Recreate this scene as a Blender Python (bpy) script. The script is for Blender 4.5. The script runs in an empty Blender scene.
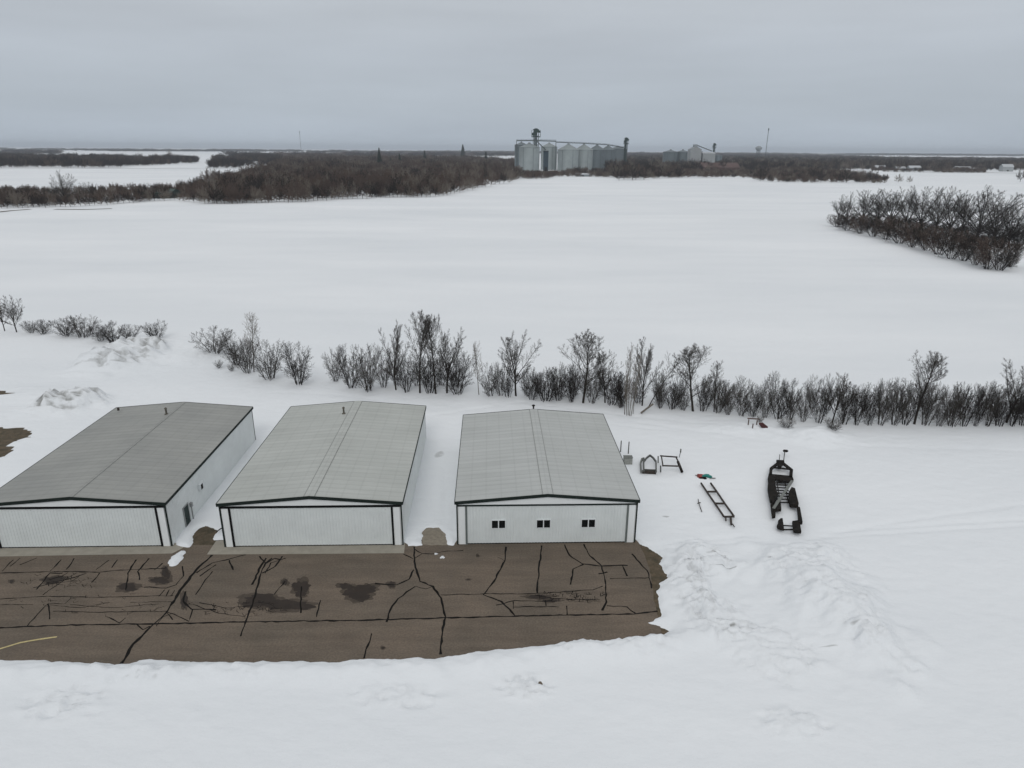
import bpy, math, random
import numpy as np
from mathutils import Matrix, Vector
R = math.radians
sc = bpy.context.scene
COL = sc.collection

# ------------------------------------------------------------------ camera
CAMH = 37.6; FPX = 674.6; PITCH = R(19.177); ROLL = R(0.41)
cam_d = bpy.data.cameras.new('camera'); cam = bpy.data.objects.new('camera', cam_d); COL.objects.link(cam)
cam_d.sensor_width = 36; cam_d.lens = FPX / 1024 * 36; cam_d.clip_start = 0.5; cam_d.clip_end = 60000
cam.matrix_world = Matrix.Translation((0, 0, CAMH)) @ Matrix.Rotation(math.pi/2 - PITCH, 4, 'X') @ Matrix.Rotation(ROLL, 4, 'Z')
sc.camera = cam
# ------------------------------------------------------------------ world (overcast sky)
SUN_EL, SUN_AZ = R(42), R(186)
w = bpy.data.worlds.new('World'); sc.world = w; w.use_nodes = True
nt = w.node_tree; nt.nodes.clear()
def N(t, ty, **k):
    n = t.nodes.new(ty)
    for a, b in k.items(): setattr(n, a, b)
    return n
out = N(nt, 'ShaderNodeOutputWorld'); bg = N(nt, 'ShaderNodeBackground')
sky = N(nt, 'ShaderNodeTexSky', sky_type='NISHITA'); sky.sun_disc = False; sky.sun_elevation = SUN_EL; sky.sun_rotation = SUN_AZ
sky.air_density = 1.0; sky.dust_density = 4.0
tc = N(nt, 'ShaderNodeTexCoord'); sep = N(nt, 'ShaderNodeSeparateXYZ'); nt.links.new(tc.outputs['Generated'], sep.inputs[0])
ramp = N(nt, 'ShaderNodeValToRGB'); cr = ramp.color_ramp
cr.elements[0].position = 0.0; cr.elements[0].color = (.49, .555, .63, 1)
cr.elements[1].position = 1.0; cr.elements[1].color = (.86, .87, .88, 1)
for p, c in ((.02, (.47, .53, .60, 1)), (.05, (.465, .52, .58, 1)), (.12, (.49, .535, .59, 1)), (.30, (.60, .625, .65, 1)), (.6, (.76, .77, .785, 1))):
    e = cr.elements.new(p); e.color = c
nt.links.new(sep.outputs['Z'], ramp.inputs[0])
# cloud streaks: noise in direction space, stretched horizontally
mp = N(nt, 'ShaderNodeMapping'); mp.inputs['Scale'].default_value = (1.6, 1.6, 13)
nz = N(nt, 'ShaderNodeTexNoise'); nz.inputs['Scale'].default_value = 1.7; nz.inputs['Detail'].default_value = 5; nz.inputs['Roughness'].default_value = .5
nt.links.new(tc.outputs['Generated'], mp.inputs[0]); nt.links.new(mp.outputs[0], nz.inputs['Vector'])
mr = N(nt, 'ShaderNodeMapRange'); mr.inputs['From Min'].default_value = .3; mr.inputs['From Max'].default_value = .7
mr.inputs['To Min'].default_value = .94; mr.inputs['To Max'].default_value = 1.05
nt.links.new(nz.outputs['Fac'], mr.inputs['Value'])
mul = N(nt, 'ShaderNodeVectorMath', operation='SCALE'); nt.links.new(ramp.outputs['Color'], mul.inputs[0]); nt.links.new(mr.outputs[0], mul.inputs['Scale'])
CLOUD = 1.0; BGS = 0.1
sc10 = N(nt, 'ShaderNodeVectorMath', operation='SCALE'); sc10.inputs['Scale'].default_value = CLOUD / BGS
nt.links.new(mul.outputs[0], sc10.inputs[0])
mix = N(nt, 'ShaderNodeMix', data_type='RGBA'); mix.inputs[0].default_value = 0.96
nt.links.new(sky.outputs[0], mix.inputs[6]); nt.links.new(sc10.outputs[0], mix.inputs[7])
nt.links.new(mix.outputs[2], bg.inputs['Color']); bg.inputs['Strength'].default_value = BGS
nt.links.new(bg.outputs[0], out.inputs['Surface'])
# ------------------------------------------------------------------ sun through cloud
sd = bpy.data.lights.new('sun', 'SUN'); sd.energy = 0.75; sd.angle = R(22); sd.color = (1, .97, .93)
so = bpy.data.objects.new('sun', sd); COL.objects.link(so)
so.rotation_euler = (R(90) - SUN_EL, 0, -SUN_AZ + math.pi); so.location = (0, 0, 80)
sc.view_settings.view_transform = 'Standard'; sc.view_settings.look = 'None'
sc.view_settings.exposure = 0.0; sc.view_settings.gamma = 1; sc.view_settings.use_curve_mapping = False
sc.cycles.use_denoising = True
sc.cycles.max_bounces = 8; sc.cycles.diffuse_bounces = 6; sc.cycles.volume_bounces = 0; sc.cycles.transparent_max_bounces = 4

# ------------------------------------------------------------------ survey helpers: photo measurement -> ground position
def G(px, py, z=0.0):
    u, v = px - 512, py - 384
    c, s = math.cos(ROLL), math.sin(ROLL)
    u, v = u*c + v*s, -u*s + v*c
    cy, sy = math.cos(PITCH), math.sin(PITCH)
    d = (u, FPX*cy - v*sy, -FPX*sy - v*cy)
    t = (z - CAMH) / d[2]
    return (d[0]*t, d[1]*t, z)
def proj(x, y, z):
    z -= CAMH; cy, sy = math.cos(PITCH), math.sin(PITCH)
    zc = y*cy - z*sy; yc = y*sy + z*cy
    u, v = FPX*x/zc, -FPX*yc/zc; c, s = math.cos(ROLL), math.sin(ROLL)
    return 512 + u*c - v*s, 384 + u*s + v*c
def HGT(px, py, topy):            # real height of an upright thing whose foot is at (px,py) and top at row topy
    x, y, _ = G(px, py); lo, hi = 0.0, 200.0
    for _ in range(40):
        m = (lo + hi)/2
        if proj(x, y, m)[1] > topy: lo = m
        else: hi = m
    return lo
def MPP(px, py):                   # metres per pixel there
    a = G(px, py); b = G(px+1, py); return abs(b[0]-a[0])

# ------------------------------------------------------------------ mesh helpers
def make_obj(name, verts, faces, mat=None, parent=None, smooth=False):
    me = bpy.data.meshes.new(name); me.from_pydata([tuple(v) for v in verts], [], [tuple(f) for f in faces])
    if smooth: me.shade_smooth()
    if mat: me.materials.append(mat)
    o = bpy.data.objects.new(name, me); COL.objects.link(o)
    if parent: o.parent = parent
    return o
def np_mesh(name, V, F, mat, smooth=False):
    """V (n,3) floats, F (m,k) ints"""
    me = bpy.data.meshes.new(name); k = F.shape[1]
    me.vertices.add(len(V)); me.vertices.foreach_set('co', V.astype(np.float32).ravel())
    me.loops.add(F.size); me.loops.foreach_set('vertex_index', F.astype(np.int32).ravel())
    me.polygons.add(len(F)); me.polygons.foreach_set('loop_start', np.arange(0, F.size, k, dtype=np.int32))
    me.update(calc_edges=True); me.validate()
    if smooth: me.shade_smooth()
    me.materials.append(mat)
    return me
def link(name, me, parent=None):
    o = bpy.data.objects.new(name, me); COL.objects.link(o)
    if parent: o.parent = parent
    return o
def empty(name, loc, rz=0, parent=None):
    o = bpy.data.objects.new(name, None); COL.objects.link(o); o.location = loc; o.rotation_euler = (0, 0, rz)
    o.empty_display_size = .5
    if parent: o.parent = parent
    return o
def tag(o, label=None, cat=None, group=None, kind=None):
    if label: o['label'] = label
    if cat: o['category'] = cat
    if group: o['group'] = group
    if kind: o['kind'] = kind
    return o
class MB:
    def __init__(s): s.v = []; s.f = []
    def add(s, vs, fs):
        b = len(s.v); s.v += [tuple(v) for v in vs]; s.f += [tuple(i+b for i in f) for f in fs]; return s
    def box(s, x0, x1, y0, y1, z0, z1):
        return s.add([(x0,y0,z0),(x1,y0,z0),(x1,y1,z0),(x0,y1,z0),(x0,y0,z1),(x1,y0,z1),(x1,y1,z1),(x0,y1,z1)],
                     [(0,3,2,1),(4,5,6,7),(0,1,5,4),(1,2,6,5),(2,3,7,6),(3,0,4,7)])
    def bar(s, a, b, w, h=None, n=0):
        a, b = Vector(a), Vector(b); d = (b-a).normalized(); h = h or w
        up = Vector((0,0,1)) if abs(d.z) < .95 else Vector((0,1,0))
        r = d.cross(up).normalized(); u = r.cross(d)
        if n:
            ring = [(math.cos(2*math.pi*i/n), math.sin(2*math.pi*i/n)) for i in range(n)]
            vs = [p + r*(c*w/2) + u*(q*h/2) for p in (a, b) for c, q in ring]
            return s.add(vs, [(i, (i+1) % n, n+(i+1) % n, n+i) for i in range(n)] + [tuple(range(n))[::-1], tuple(range(n, 2*n))])
        vs = [p + r*i + u*j for p in (a, b) for i, j in ((-w/2,-h/2),(w/2,-h/2),(w/2,h/2),(-w/2,h/2))]
        return s.add(vs, [(0,1,5,4),(1,2,6,5),(2,3,7,6),(3,0,4,7),(3,2,1,0),(4,5,6,7)])
    def path(s, pts, w, h=None, n=0):
        for a, b in zip(pts, pts[1:]): s.bar(a, b, w, h, n)
        return s
    def prism(s, pts, z0, z1):        # pts: (x,y) outline
        n = len(pts)
        ar = sum(pts[i][0]*pts[(i+1) % n][1] - pts[(i+1) % n][0]*pts[i][1] for i in range(n))
        if ar < 0: pts = pts[::-1]
        return s.add([(p[0], p[1], z0) for p in pts] + [(p[0], p[1], z1) for p in pts],
                     [(i, (i+1) % n, n+(i+1) % n, n+i) for i in range(n)] + [tuple(range(n))[::-1], tuple(range(n, 2*n))])
    def lathe(s, prof, n=24, c=(0,0)):
        vs = [(c[0]+r*math.cos(2*math.pi*i/n), c[1]+r*math.sin(2*math.pi*i/n), z) for r, z in prof for i in range(n)]
        fs = [(k*n+i, k*n+(i+1) % n, (k+1)*n+(i+1) % n, (k+1)*n+i) for k in range(len(prof)-1) for i in range(n)]
        fs.append(tuple(range(n))[::-1]); fs.append(tuple(range((len(prof)-1)*n, len(prof)*n)))
        return s.add(vs, fs)
    def ribbed(s, x0, x1, z0, z1, y, depth, out, period=.305, h=.035, axis='x'):
        """one folded sheet with real ribs; out = -1/+1 is the side the ribs stand out to"""
        n = max(1, int(round((x1-x0)/period))); pr = [(x0, 0)]; w = (x1-x0)/n
        for i in range(n):
            a = x0+i*w
            for q, e in ((.34, 0), (.42, 1), (.58, 1), (.66, 0)): pr.append((a+w*q, e*h))
        pr.append((x1, 0)); m = len(pr); vs = []
        for z in (z0, z1): vs += [(a, y+out*b, z) for a, b in pr]
        for z in (z0, z1): vs += [(x0, y-out*depth, z), (x1, y-out*depth, z)]
        if axis == 'y': vs = [(b, a, c) for a, b, c in vs]
        fs = [(i, i+1, m+i+1, m+i) for i in range(m-1)] + [(2*m+1, 2*m, 2*m+2, 2*m+3), (2*m, 0, m, 2*m+2), (m-1, 2*m+1, 2*m+3, 2*m-1)]
        fs += [tuple(range(m, 2*m)) + (2*m+3, 2*m+2), tuple(range(m))[::-1] + (2*m, 2*m+1)]
        return s.add(vs, fs)
    def build(s, name, mat, parent=None, smooth=False, bevel=0):
        o = make_obj(name, s.v, s.f, mat, parent, smooth)
        if bevel:
            m = o.modifiers.new('bevel', 'BEVEL'); m.width = bevel; m.segments = 2; m.limit_method = 'ANGLE'
        return o

# ------------------------------------------------------------------ materials
def mat(name, col, rough=.8, metal=0, spec=.3, noise=None, bump=None, wave=None, col2=None):
    """noise=(scale, amount[, stretch xyz]); col2 second colour; bump=(scale,strength,dist); wave=(axis, period, strength, dist)"""
    m = bpy.data.materials.new(name); m.use_nodes = True; t = m.node_tree; b = t.nodes['Principled BSDF']
    b.inputs['Roughness'].default_value = rough; b.inputs['Metallic'].default_value = metal
    b.inputs['Specular IOR Level'].default_value = spec; b.inputs['Base Color'].default_value = (*col, 1)
    tcn = N(t, 'ShaderNodeTexCoord')
    if noise:
        mpn = N(t, 'ShaderNodeMapping'); t.links.new(tcn.outputs['Object'], mpn.inputs[0])
        if len(noise) > 2: mpn.inputs['Scale'].default_value = noise[2]
        n = N(t, 'ShaderNodeTexNoise'); n.inputs['Scale'].default_value = noise[0]; n.inputs['Detail'].default_value = 6; n.inputs['Roughness'].default_value = .6
        t.links.new(mpn.outputs[0], n.inputs['Vector'])
        rg = N(t, 'ShaderNodeMapRange'); rg.inputs['From Min'].default_value = .32; rg.inputs['From Max'].default_value = .68
        t.links.new(n.outputs['Fac'], rg.inputs['Value'])
        mx = N(t, 'ShaderNodeMix', data_type='RGBA'); t.links.new(rg.outputs[0], mx.inputs[0])
        c2 = col2 or tuple(c*(1-noise[1]) for c in col)
        mx.inputs[6].default_value = (*col, 1); mx.inputs[7].default_value = (*c2, 1)
        t.links.new(mx.outputs[2], b.inputs['Base Color'])
    prev = None
    if bump:
        n2 = N(t, 'ShaderNodeTexNoise'); n2.inputs['Scale'].default_value = bump[0]; n2.inputs['Detail'].default_value = 5
        t.links.new(tcn.outputs['Object'], n2.inputs['Vector'])
        bn = N(t, 'ShaderNodeBump'); bn.inputs['Strength'].default_value = bump[1]; bn.inputs['Distance'].default_value = bump[2]
        t.links.new(n2.outputs['Fac'], bn.inputs['Height']); t.links.new(bn.outputs[0], b.inputs['Normal']); prev = bn
    if wave:
        wv = N(t, 'ShaderNodeTexWave', wave_type='BANDS', bands_direction=wave[0]); wv.inputs['Scale'].default_value = 2*math.pi/20/wave[1]
        t.links.new(tcn.outputs['Object'], wv.inputs['Vector'])
        pw = N(t, 'ShaderNodeMath', operation='POWER'); pw.inputs[1].default_value = 4; t.links.new(wv.outputs['Fac'], pw.inputs[0])
        bn = N(t, 'ShaderNodeBump'); bn.inputs['Strength'].default_value = wave[2]; bn.inputs['Distance'].default_value = wave[3]
        t.links.new(pw.outputs[0], bn.inputs['Height'])
        if prev: t.links.new(prev.outputs[0], bn.inputs['Normal'])
        t.links.new(bn.outputs[0], b.inputs['Normal'])
    return m
M = {}
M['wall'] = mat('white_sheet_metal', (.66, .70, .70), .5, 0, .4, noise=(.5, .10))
M['wall_side_lifted'] = mat('white_sheet_metal_side_lifted', (.74, .77, .77), .5, 0, .4, noise=(.5, .10))  # wall metal copied lighter, brightness painted in for the dim side walls
M['gable'] = mat('gable_sheet_metal', (.74, .77, .775), .5, 0, .4, noise=(.5, .05))
M['trim'] = mat('dark_green_trim', (.012, .020, .017), .7, 0, .2, noise=(1.5, .3))
M['trimgrey'] = mat('grey_trim', (.13, .15, .145), .55, 0, .4, noise=(1.5, .2))
M['flash'] = mat('dull_flashing', (.24, .25, .24), .6, noise=(2, .2))
M['seal'] = mat('black_rubber_seal', (.008, .008, .008), .9, 0, .1, noise=(2, .3))
M['glass'] = mat('dark_window_glass', (.006, .008, .009), .18, 0, .3, noise=(2, .3))
M['frame'] = mat('window_frame', (.66, .69, .70), .5, noise=(3, .05))
M['galv'] = mat('galvanised_steel', (.33, .34, .34), .5, .3, noise=(3, .25))
M['pipe'] = mat('rusty_vent_pipe', (.12, .11, .09), .7, noise=(6, .5))
M['blacksteel'] = mat('black_painted_steel', (.006, .006, .006), .85, 0, .1, noise=(1.6, .4), col2=(.020, .017, .014))
M['darksteel'] = mat('weathered_dark_steel', (.022, .022, .022), .8, 0, .2, noise=(6, .5), col2=(.06, .045, .035))
M['greysteel'] = mat('grey_weathered_frame', (.10, .105, .10), .7, noise=(6, .4))
M['board'] = mat('grey_weathered_board', (.17, .18, .17), .8, noise=(8, .3))
M['boxgrey'] = mat('weathered_grey_box', (.30, .31, .29), .85, noise=(4, .35))
M['red'] = mat('faded_red_canvas', (.30, .06, .05), .8, noise=(3, .4))
M['teal'] = mat('teal_tarpaulin', (.02, .22, .19), .7, noise=(3, .4))
M['concrete'] = mat('concrete_apron', (.30, .28, .235), .9, noise=(1.2, .2), bump=(9, .3, .02))
M['dirt'] = mat('bare_frozen_ground', (.11, .083, .055), .95, noise=(1.3, .5), bump=(4, .8, .1), col2=(.045, .04, .025))
M['gravel'] = mat('packed_gravel', (.25, .22, .175), .95, noise=(2.5, .3), bump=(12, .6, .05))
M['tar'] = mat('tar_crack_filler', (.008, .007, .006), .8, 0, .1, noise=(2, .3))
M['wet'] = mat('damp_oil_stain', (.030, .022, .017), .6, 0, .2, noise=(1.2, .3))
M['damp'] = mat('damp_halo', (.075, .060, .047), .8, 0, .2, noise=(2.2, .35))
M['yellow'] = mat('worn_yellow_paint', (.52, .44, .22), .8, noise=(5, .35))
M['bark'] = mat('grey_brown_bark', (.040, .035, .031), .95, 0, .1, noise=(1.5, .4))
M['twig'] = mat('bare_brown_twigs', (.072, .064, .057), .95, 0, .1, noise=(.6, .3))
M['bark_dark'] = mat('dark_bark', (.016, .013, .012), .95, 0, .1, noise=(1.5, .4))
M['twig_dark'] = mat('dark_twigs', (.034, .028, .025), .95, 0, .1, noise=(.6, .3))
M['bark_light'] = mat('pale_ash_bark', (.15, .135, .115), .95, 0, .1, noise=(1.5, .3))
M['twig_light'] = mat('pale_brown_twigs', (.20, .175, .15), .95, 0, .1, noise=(.6, .2))
M['wood_a'] = mat('woodland_twigs_brown', (.135, .10, .082), .95, 0, .1, noise=(.2, .3))
M['wood_b'] = mat('woodland_twigs_grey', (.22, .19, .16), .95, 0, .1, noise=(.2, .25))
M['wood_c'] = mat('woodland_twigs_dark', (.045, .036, .032), .95, 0, .1, noise=(.2, .25))
M['needle'] = mat('spruce_needles', (.022, .035, .022), .9, 0, .1, noise=(.5, .4))
M['grass'] = mat('dead_grass', (.22, .17, .10), .9, 0, .1, noise=(3, .3))

# asphalt: brown-grey, two tones by lane, fine grain
def asphalt_mat():
    m = bpy.data.materials.new('old_brown_asphalt'); m.use_nodes = True; t = m.node_tree; b = t.nodes['Principled BSDF']
    tcn = N(t, 'ShaderNodeTexCoord')
    a = N(t, 'ShaderNodeTexNoise'); a.inputs['Scale'].default_value = .16; a.inputs['Detail'].default_value = 6; a.inputs['Roughness'].default_value = .65
    g = N(t, 'ShaderNodeTexNoise'); g.inputs['Scale'].default_value = 6; g.inputs['Detail'].default_value = 4
    mpn = N(t, 'ShaderNodeMapping'); mpn.inputs['Scale'].default_value = (.25, 1.4, 1)
    s2 = N(t, 'ShaderNodeTexNoise'); s2.inputs['Scale'].default_value = .8; s2.inputs['Detail'].default_value = 5
    t.links.new(tcn.outputs['Object'], a.inputs['Vector']); t.links.new(tcn.outputs['Object'], g.inputs['Vector'])
    t.links.new(tcn.outputs['Object'], mpn.inputs[0]); t.links.new(mpn.outputs[0], s2.inputs['Vector'])
    rg = N(t, 'ShaderNodeMapRange'); rg.inputs['From Min'].default_value = .35; rg.inputs['From Max'].default_value = .65; t.links.new(a.outputs['Fac'], rg.inputs['Value'])
    mx = N(t, 'ShaderNodeMix', data_type='RGBA'); mx.inputs[6].default_value = (.140, .112, .087, 1); mx.inputs[7].default_value = (.110, .092, .073, 1)
    t.links.new(rg.outputs[0], mx.inputs[0])
    mx2 = N(t, 'ShaderNodeMix', data_type='RGBA', blend_type='MULTIPLY'); mx2.inputs[0].default_value = 1
    r2 = N(t, 'ShaderNodeMapRange'); r2.inputs['From Min'].default_value = .3; r2.inputs['From Max'].default_value = .7; r2.inputs['To Min'].default_value = .85; r2.inputs['To Max'].default_value = 1.1
    t.links.new(s2.outputs['Fac'], r2.inputs['Value']); t.links.new(mx.outputs[2], mx2.inputs[6]); t.links.new(r2.outputs[0], mx2.inputs[7])
    mx3 = N(t, 'ShaderNodeMix', data_type='RGBA', blend_type='MULTIPLY'); mx3.inputs[0].default_value = 1
    r3 = N(t, 'ShaderNodeMapRange'); r3.inputs['From Min'].default_value = .3; r3.inputs['From Max'].default_value = .7; r3.inputs['To Min'].default_value = .82; r3.inputs['To Max'].default_value = 1.14
    t.links.new(g.outputs['Fac'], r3.inputs['Value']); t.links.new(mx2.outputs[2], mx3.inputs[6]); t.links.new(r3.outputs[0], mx3.inputs[7])
    t.links.new(mx3.outputs[2], b.inputs['Base Color']); b.inputs['Roughness'].default_value = .9; b.inputs['Specular IOR Level'].default_value = .2
    return m
M['asphalt'] = asphalt_mat()

def roof_mat(name, c1, c2):
    m = bpy.data.materials.new(name); m.use_nodes = True; t = m.node_tree; b = t.nodes['Principled BSDF']
    tcn = N(t, 'ShaderNodeTexCoord')
    def stretch(sx, sy, scale, det=5):
        mp_ = N(t, 'ShaderNodeMapping'); mp_.inputs['Scale'].default_value = (sx, sy, 0); t.links.new(tcn.outputs['Object'], mp_.inputs[0])
        n_ = N(t, 'ShaderNodeTexNoise'); n_.inputs['Scale'].default_value = scale; n_.inputs['Detail'].default_value = det; n_.inputs['Roughness'].default_value = .6
        t.links.new(mp_.outputs[0], n_.inputs['Vector']); return n_
    big = stretch(1, 1, .13, 5); band = stretch(.05, 1, 1.1, 4); sep_ = N(t, 'ShaderNodeSeparateXYZ'); t.links.new(tcn.outputs['Object'], sep_.inputs[0])
    rg = N(t, 'ShaderNodeMapRange'); rg.inputs['From Min'].default_value = .35; rg.inputs['From Max'].default_value = .65; t.links.new(big.outputs['Fac'], rg.inputs['Value'])
    mx = N(t, 'ShaderNodeMix', data_type='RGBA'); mx.inputs[6].default_value = (*c1, 1); mx.inputs[7].default_value = (*c2, 1); t.links.new(rg.outputs[0], mx.inputs[0])
    rb = N(t, 'ShaderNodeMapRange'); rb.inputs['From Min'].default_value = .3; rb.inputs['From Max'].default_value = .7; rb.inputs['To Min'].default_value = .92; rb.inputs['To Max'].default_value = 1.06
    t.links.new(band.outputs['Fac'], rb.inputs['Value'])
    mu = N(t, 'ShaderNodeMix', data_type='RGBA', blend_type='MULTIPLY'); mu.inputs[0].default_value = 1; t.links.new(mx.outputs[2], mu.inputs[6]); t.links.new(rb.outputs[0], mu.inputs[7])
    # panel lap lines: a sheet joint every 1.52 m across the slope (screw rows), slight dirt in them
    def lines(sock, period, width, dark):
        a = N(t, 'ShaderNodeMath', operation='PINGPONG'); a.inputs[1].default_value = period/2; t.links.new(sock, a.inputs[0])
        c = N(t, 'ShaderNodeMapRange'); c.inputs['From Min'].default_value = 0; c.inputs['From Max'].default_value = width; c.inputs['To Min'].default_value = dark; c.inputs['To Max'].default_value = 1
        t.links.new(a.outputs[0], c.inputs['Value']); return c
    l1 = lines(sep_.outputs['X'], 1.52, .12, .925); l2 = lines(sep_.outputs['Y'], .91, .14, .88)
    for l in (l1, l2):
        q = N(t, 'ShaderNodeMix', data_type='RGBA', blend_type='MULTIPLY'); q.inputs[0].default_value = 1
        t.links.new(mu.outputs[2], q.inputs[6]); t.links.new(l.outputs[0], q.inputs[7]); mu = q
    t.links.new(mu.outputs[2], b.inputs['Base Color'])
    b.inputs['Roughness'].default_value = .62; b.inputs['Metallic'].default_value = .15; b.inputs['Specular IOR Level'].default_value = .3
    wv = N(t, 'ShaderNodeTexWave', wave_type='BANDS', bands_direction='Y'); wv.inputs['Scale'].default_value = 2*math.pi/20/.305
    t.links.new(tcn.outputs['Object'], wv.inputs['Vector'])
    bn = N(t, 'ShaderNodeBump'); bn.inputs['Strength'].default_value = .35; bn.inputs['Distance'].default_value = .03
    t.links.new(wv.outputs['Fac'], bn.inputs['Height']); t.links.new(bn.outputs[0], b.inputs['Normal'])
    return m

# snow: white with drift mottling, "dirt" vertex attribute = soil, old crust and painted relief shade
def snow_mat():
    m = bpy.data.materials.new('snow'); m.use_nodes = True; t = m.node_tree; b = t.nodes['Principled BSDF']
    tcn = N(t, 'ShaderNodeTexCoord'); geo = N(t, 'ShaderNodeNewGeometry')
    mpn = N(t, 'ShaderNodeMapping'); mpn.inputs['Scale'].default_value = (.006, .02, 0); t.links.new(geo.outputs['Position'], mpn.inputs[0])
    n1 = N(t, 'ShaderNodeTexNoise'); n1.inputs['Scale'].default_value = 1; n1.inputs['Detail'].default_value = 8; n1.inputs['Roughness'].default_value = .62; t.links.new(mpn.outputs[0], n1.inputs['Vector'])
    r1 = N(t, 'ShaderNodeMapRange'); r1.inputs['From Min'].default_value = .3; r1.inputs['From Max'].default_value = .7; t.links.new(n1.outputs['Fac'], r1.inputs['Value'])
    mx = N(t, 'ShaderNodeMix', data_type='RGBA'); mx.inputs[6].default_value = (.635, .665, .692, 1); mx.inputs[7].default_value = (.735, .757, .777, 1); t.links.new(r1.outputs[0], mx.inputs[0])
    at = N(t, 'ShaderNodeAttribute', attribute_name='dirt')
    n2 = N(t, 'ShaderNodeTexNoise'); n2.inputs['Scale'].default_value = 1.1; n2.inputs['Detail'].default_value = 9; n2.inputs['Roughness'].default_value = .7; t.links.new(geo.outputs['Position'], n2.inputs['Vector'])
    s = N(t, 'ShaderNodeMath', operation='ADD'); t.links.new(n2.outputs['Fac'], s.inputs[0]); t.links.new(at.outputs['Fac'], s.inputs[1])
    r2 = N(t, 'ShaderNodeMapRange'); r2.inputs['From Min'].default_value = .85; r2.inputs['From Max'].default_value = 1.35; t.links.new(s.outputs[0], r2.inputs['Value'])
    mx2 = N(t, 'ShaderNodeMix', data_type='RGBA'); mx2.inputs[7].default_value = (.27, .275, .27, 1); t.links.new(r2.outputs[0], mx2.inputs[0]); t.links.new(mx.outputs[2], mx2.inputs[6])
    t.links.new(mx2.outputs[2], b.inputs['Base Color']); b.inputs['Roughness'].default_value = .85; b.inputs['Specular IOR Level'].default_value = .15
    mp3 = N(t, 'ShaderNodeMapping'); mp3.inputs['Scale'].default_value = (.5, 1, 1); t.links.new(geo.outputs['Position'], mp3.inputs[0])
    n3 = N(t, 'ShaderNodeTexNoise'); n3.inputs['Scale'].default_value = .8; n3.inputs['Detail'].default_value = 8; n3.inputs['Roughness'].default_value = .6; t.links.new(mp3.outputs[0], n3.inputs['Vector'])
    bn = N(t, 'ShaderNodeBump'); bn.inputs['Strength'].default_value = .75; bn.inputs['Distance'].default_value = .16
    t.links.new(n3.outputs['Fac'], bn.inputs['Height']); t.links.new(bn.outputs[0], b.inputs['Normal'])
    return m
M['snow'] = snow_mat()

# ------------------------------------------------------------------ numpy noise
def vnoise(x, y, seed=0):
    xi = np.floor(x).astype(np.int64); yi = np.floor(y).astype(np.int64); fx = x - xi; fy = y - yi
    fx = fx*fx*fx*(fx*(fx*6-15)+10); fy = fy*fy*fy*(fy*(fy*6-15)+10)
    def hsh(a, b):
        n = (a*374761393 + b*668265263 + seed*974634777) & 0x7fffffff
        n = ((n ^ (n >> 13))*1274126177) & 0x7fffffff
        return ((n ^ (n >> 16)) & 0xffff)/65535.0
    return (hsh(xi, yi)*(1-fx) + hsh(xi+1, yi)*fx)*(1-fy) + (hsh(xi, yi+1)*(1-fx) + hsh(xi+1, yi+1)*fx)*fy
def fbm(x, y, seed=0, o=4, g=.5):
    a = 1; s = 0; t = 0
    for k in range(o):
        s = s + a*(vnoise(x*2**k, y*2**k, seed+k*17)*2-1); t += a; a *= g
    return s/t
def poly_sd(X, Y, P):
    """signed distance, positive inside"""
    P = np.array(P)[:, :2]; n = len(P); ins = np.zeros(X.shape, bool); d = np.full(X.shape, 1e9)
    for i in range(n):
        a, b = P[i], P[(i+1) % n]
        ab = b-a; t = np.clip(((X-a[0])*ab[0] + (Y-a[1])*ab[1])/(ab@ab+1e-12), 0, 1)
        d = np.minimum(d, np.hypot(X-a[0]-t*ab[0], Y-a[1]-t*ab[1]))
        c = ((a[1] > Y) != (b[1] > Y)) & (X < (b[0]-a[0])*(Y-a[1])/(b[1]-a[1]+1e-12)+a[0])
        ins ^= c
    return np.where(ins, d, -d)
def sst(a, b, x):
    t = np.clip((x-a)/(b-a), 0, 1); return t*t*(3-2*t)

# ------------------------------------------------------------------ terrain (one snow sheet to the horizon)
exposed = [G(*p)[:2] for p in [(-420,556),(0,541),(168,539),(178,546),(192,549),(193,541),(194,535),(200,528),(206,526),(217,531),(213,536),(212,541),(222,541),(400,540),(408,547),(424,546),(424,534),(428,529),(437,529),(443,535),(447,546),(455,546),(460,539),(632,537),
    (640,546),(650,551),(662,557),(658,563),(668,577),(657,583),(656,590),(658,602),(660,616),(648,621),(642,623),(652,626),(668,631),(654,637),
    (600,641),(540,645),(500,649),(475,652),(440,657),(380,659),(330,662),(270,661),(262,658),(255,663),(200,661),(140,659),(128,665),(60,661),(0,659),(-420,652)]]
holes = [[G(*p)[:2] for p in [(166,564),(170,556),(180,551),(187,549),(187,554),(182,562),(176,567),(168,568)]]]
bare_far = [[G(*p)[:2] for p in [(-60,425),(0,428),(16,427),(30,430),(26,438),(12,443),(6,455),(-10,462),(-80,470)]],
            [G(*p)[:2] for p in [(-60,390),(4,391),(14,392),(10,396),(-60,398)]]]
mounds = []   # (x, y, rx, ry, h, rough, dirt with relief shade)
def mound(px, py, wpx, ry, h, rough, dirt, rot=0):
    x, y, _ = G(px, py); mounds.append((x, y, wpx*MPP(px, py), ry, h, rough, dirt, rot))
mound(68, 407, 38, 5, 2.3, 1.3, .50); mound(46, 411, 12, 2.5, 1.1, 1.0, .55); mound(95, 402, 22, 3, .7, .9, .25)
mound(122, 364, 42, 8, 2.9, 1.1, .42); mound(148, 354, 24, 6, 2.6, 1.2, .48); mound(92, 369, 26, 5, 1.2, .9, .30)
mound(195, 356, 34, 9, .9, .3, .08); mound(178, 345, 26, 6, 1.0, .35, .1)
mound(700, 560, 38, 3.5, .7, .9, .20); mound(690, 590, 30, 5, .6, 1.0, .28); mound(715, 620, 40, 4, .5, 1.0, .24)
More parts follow.
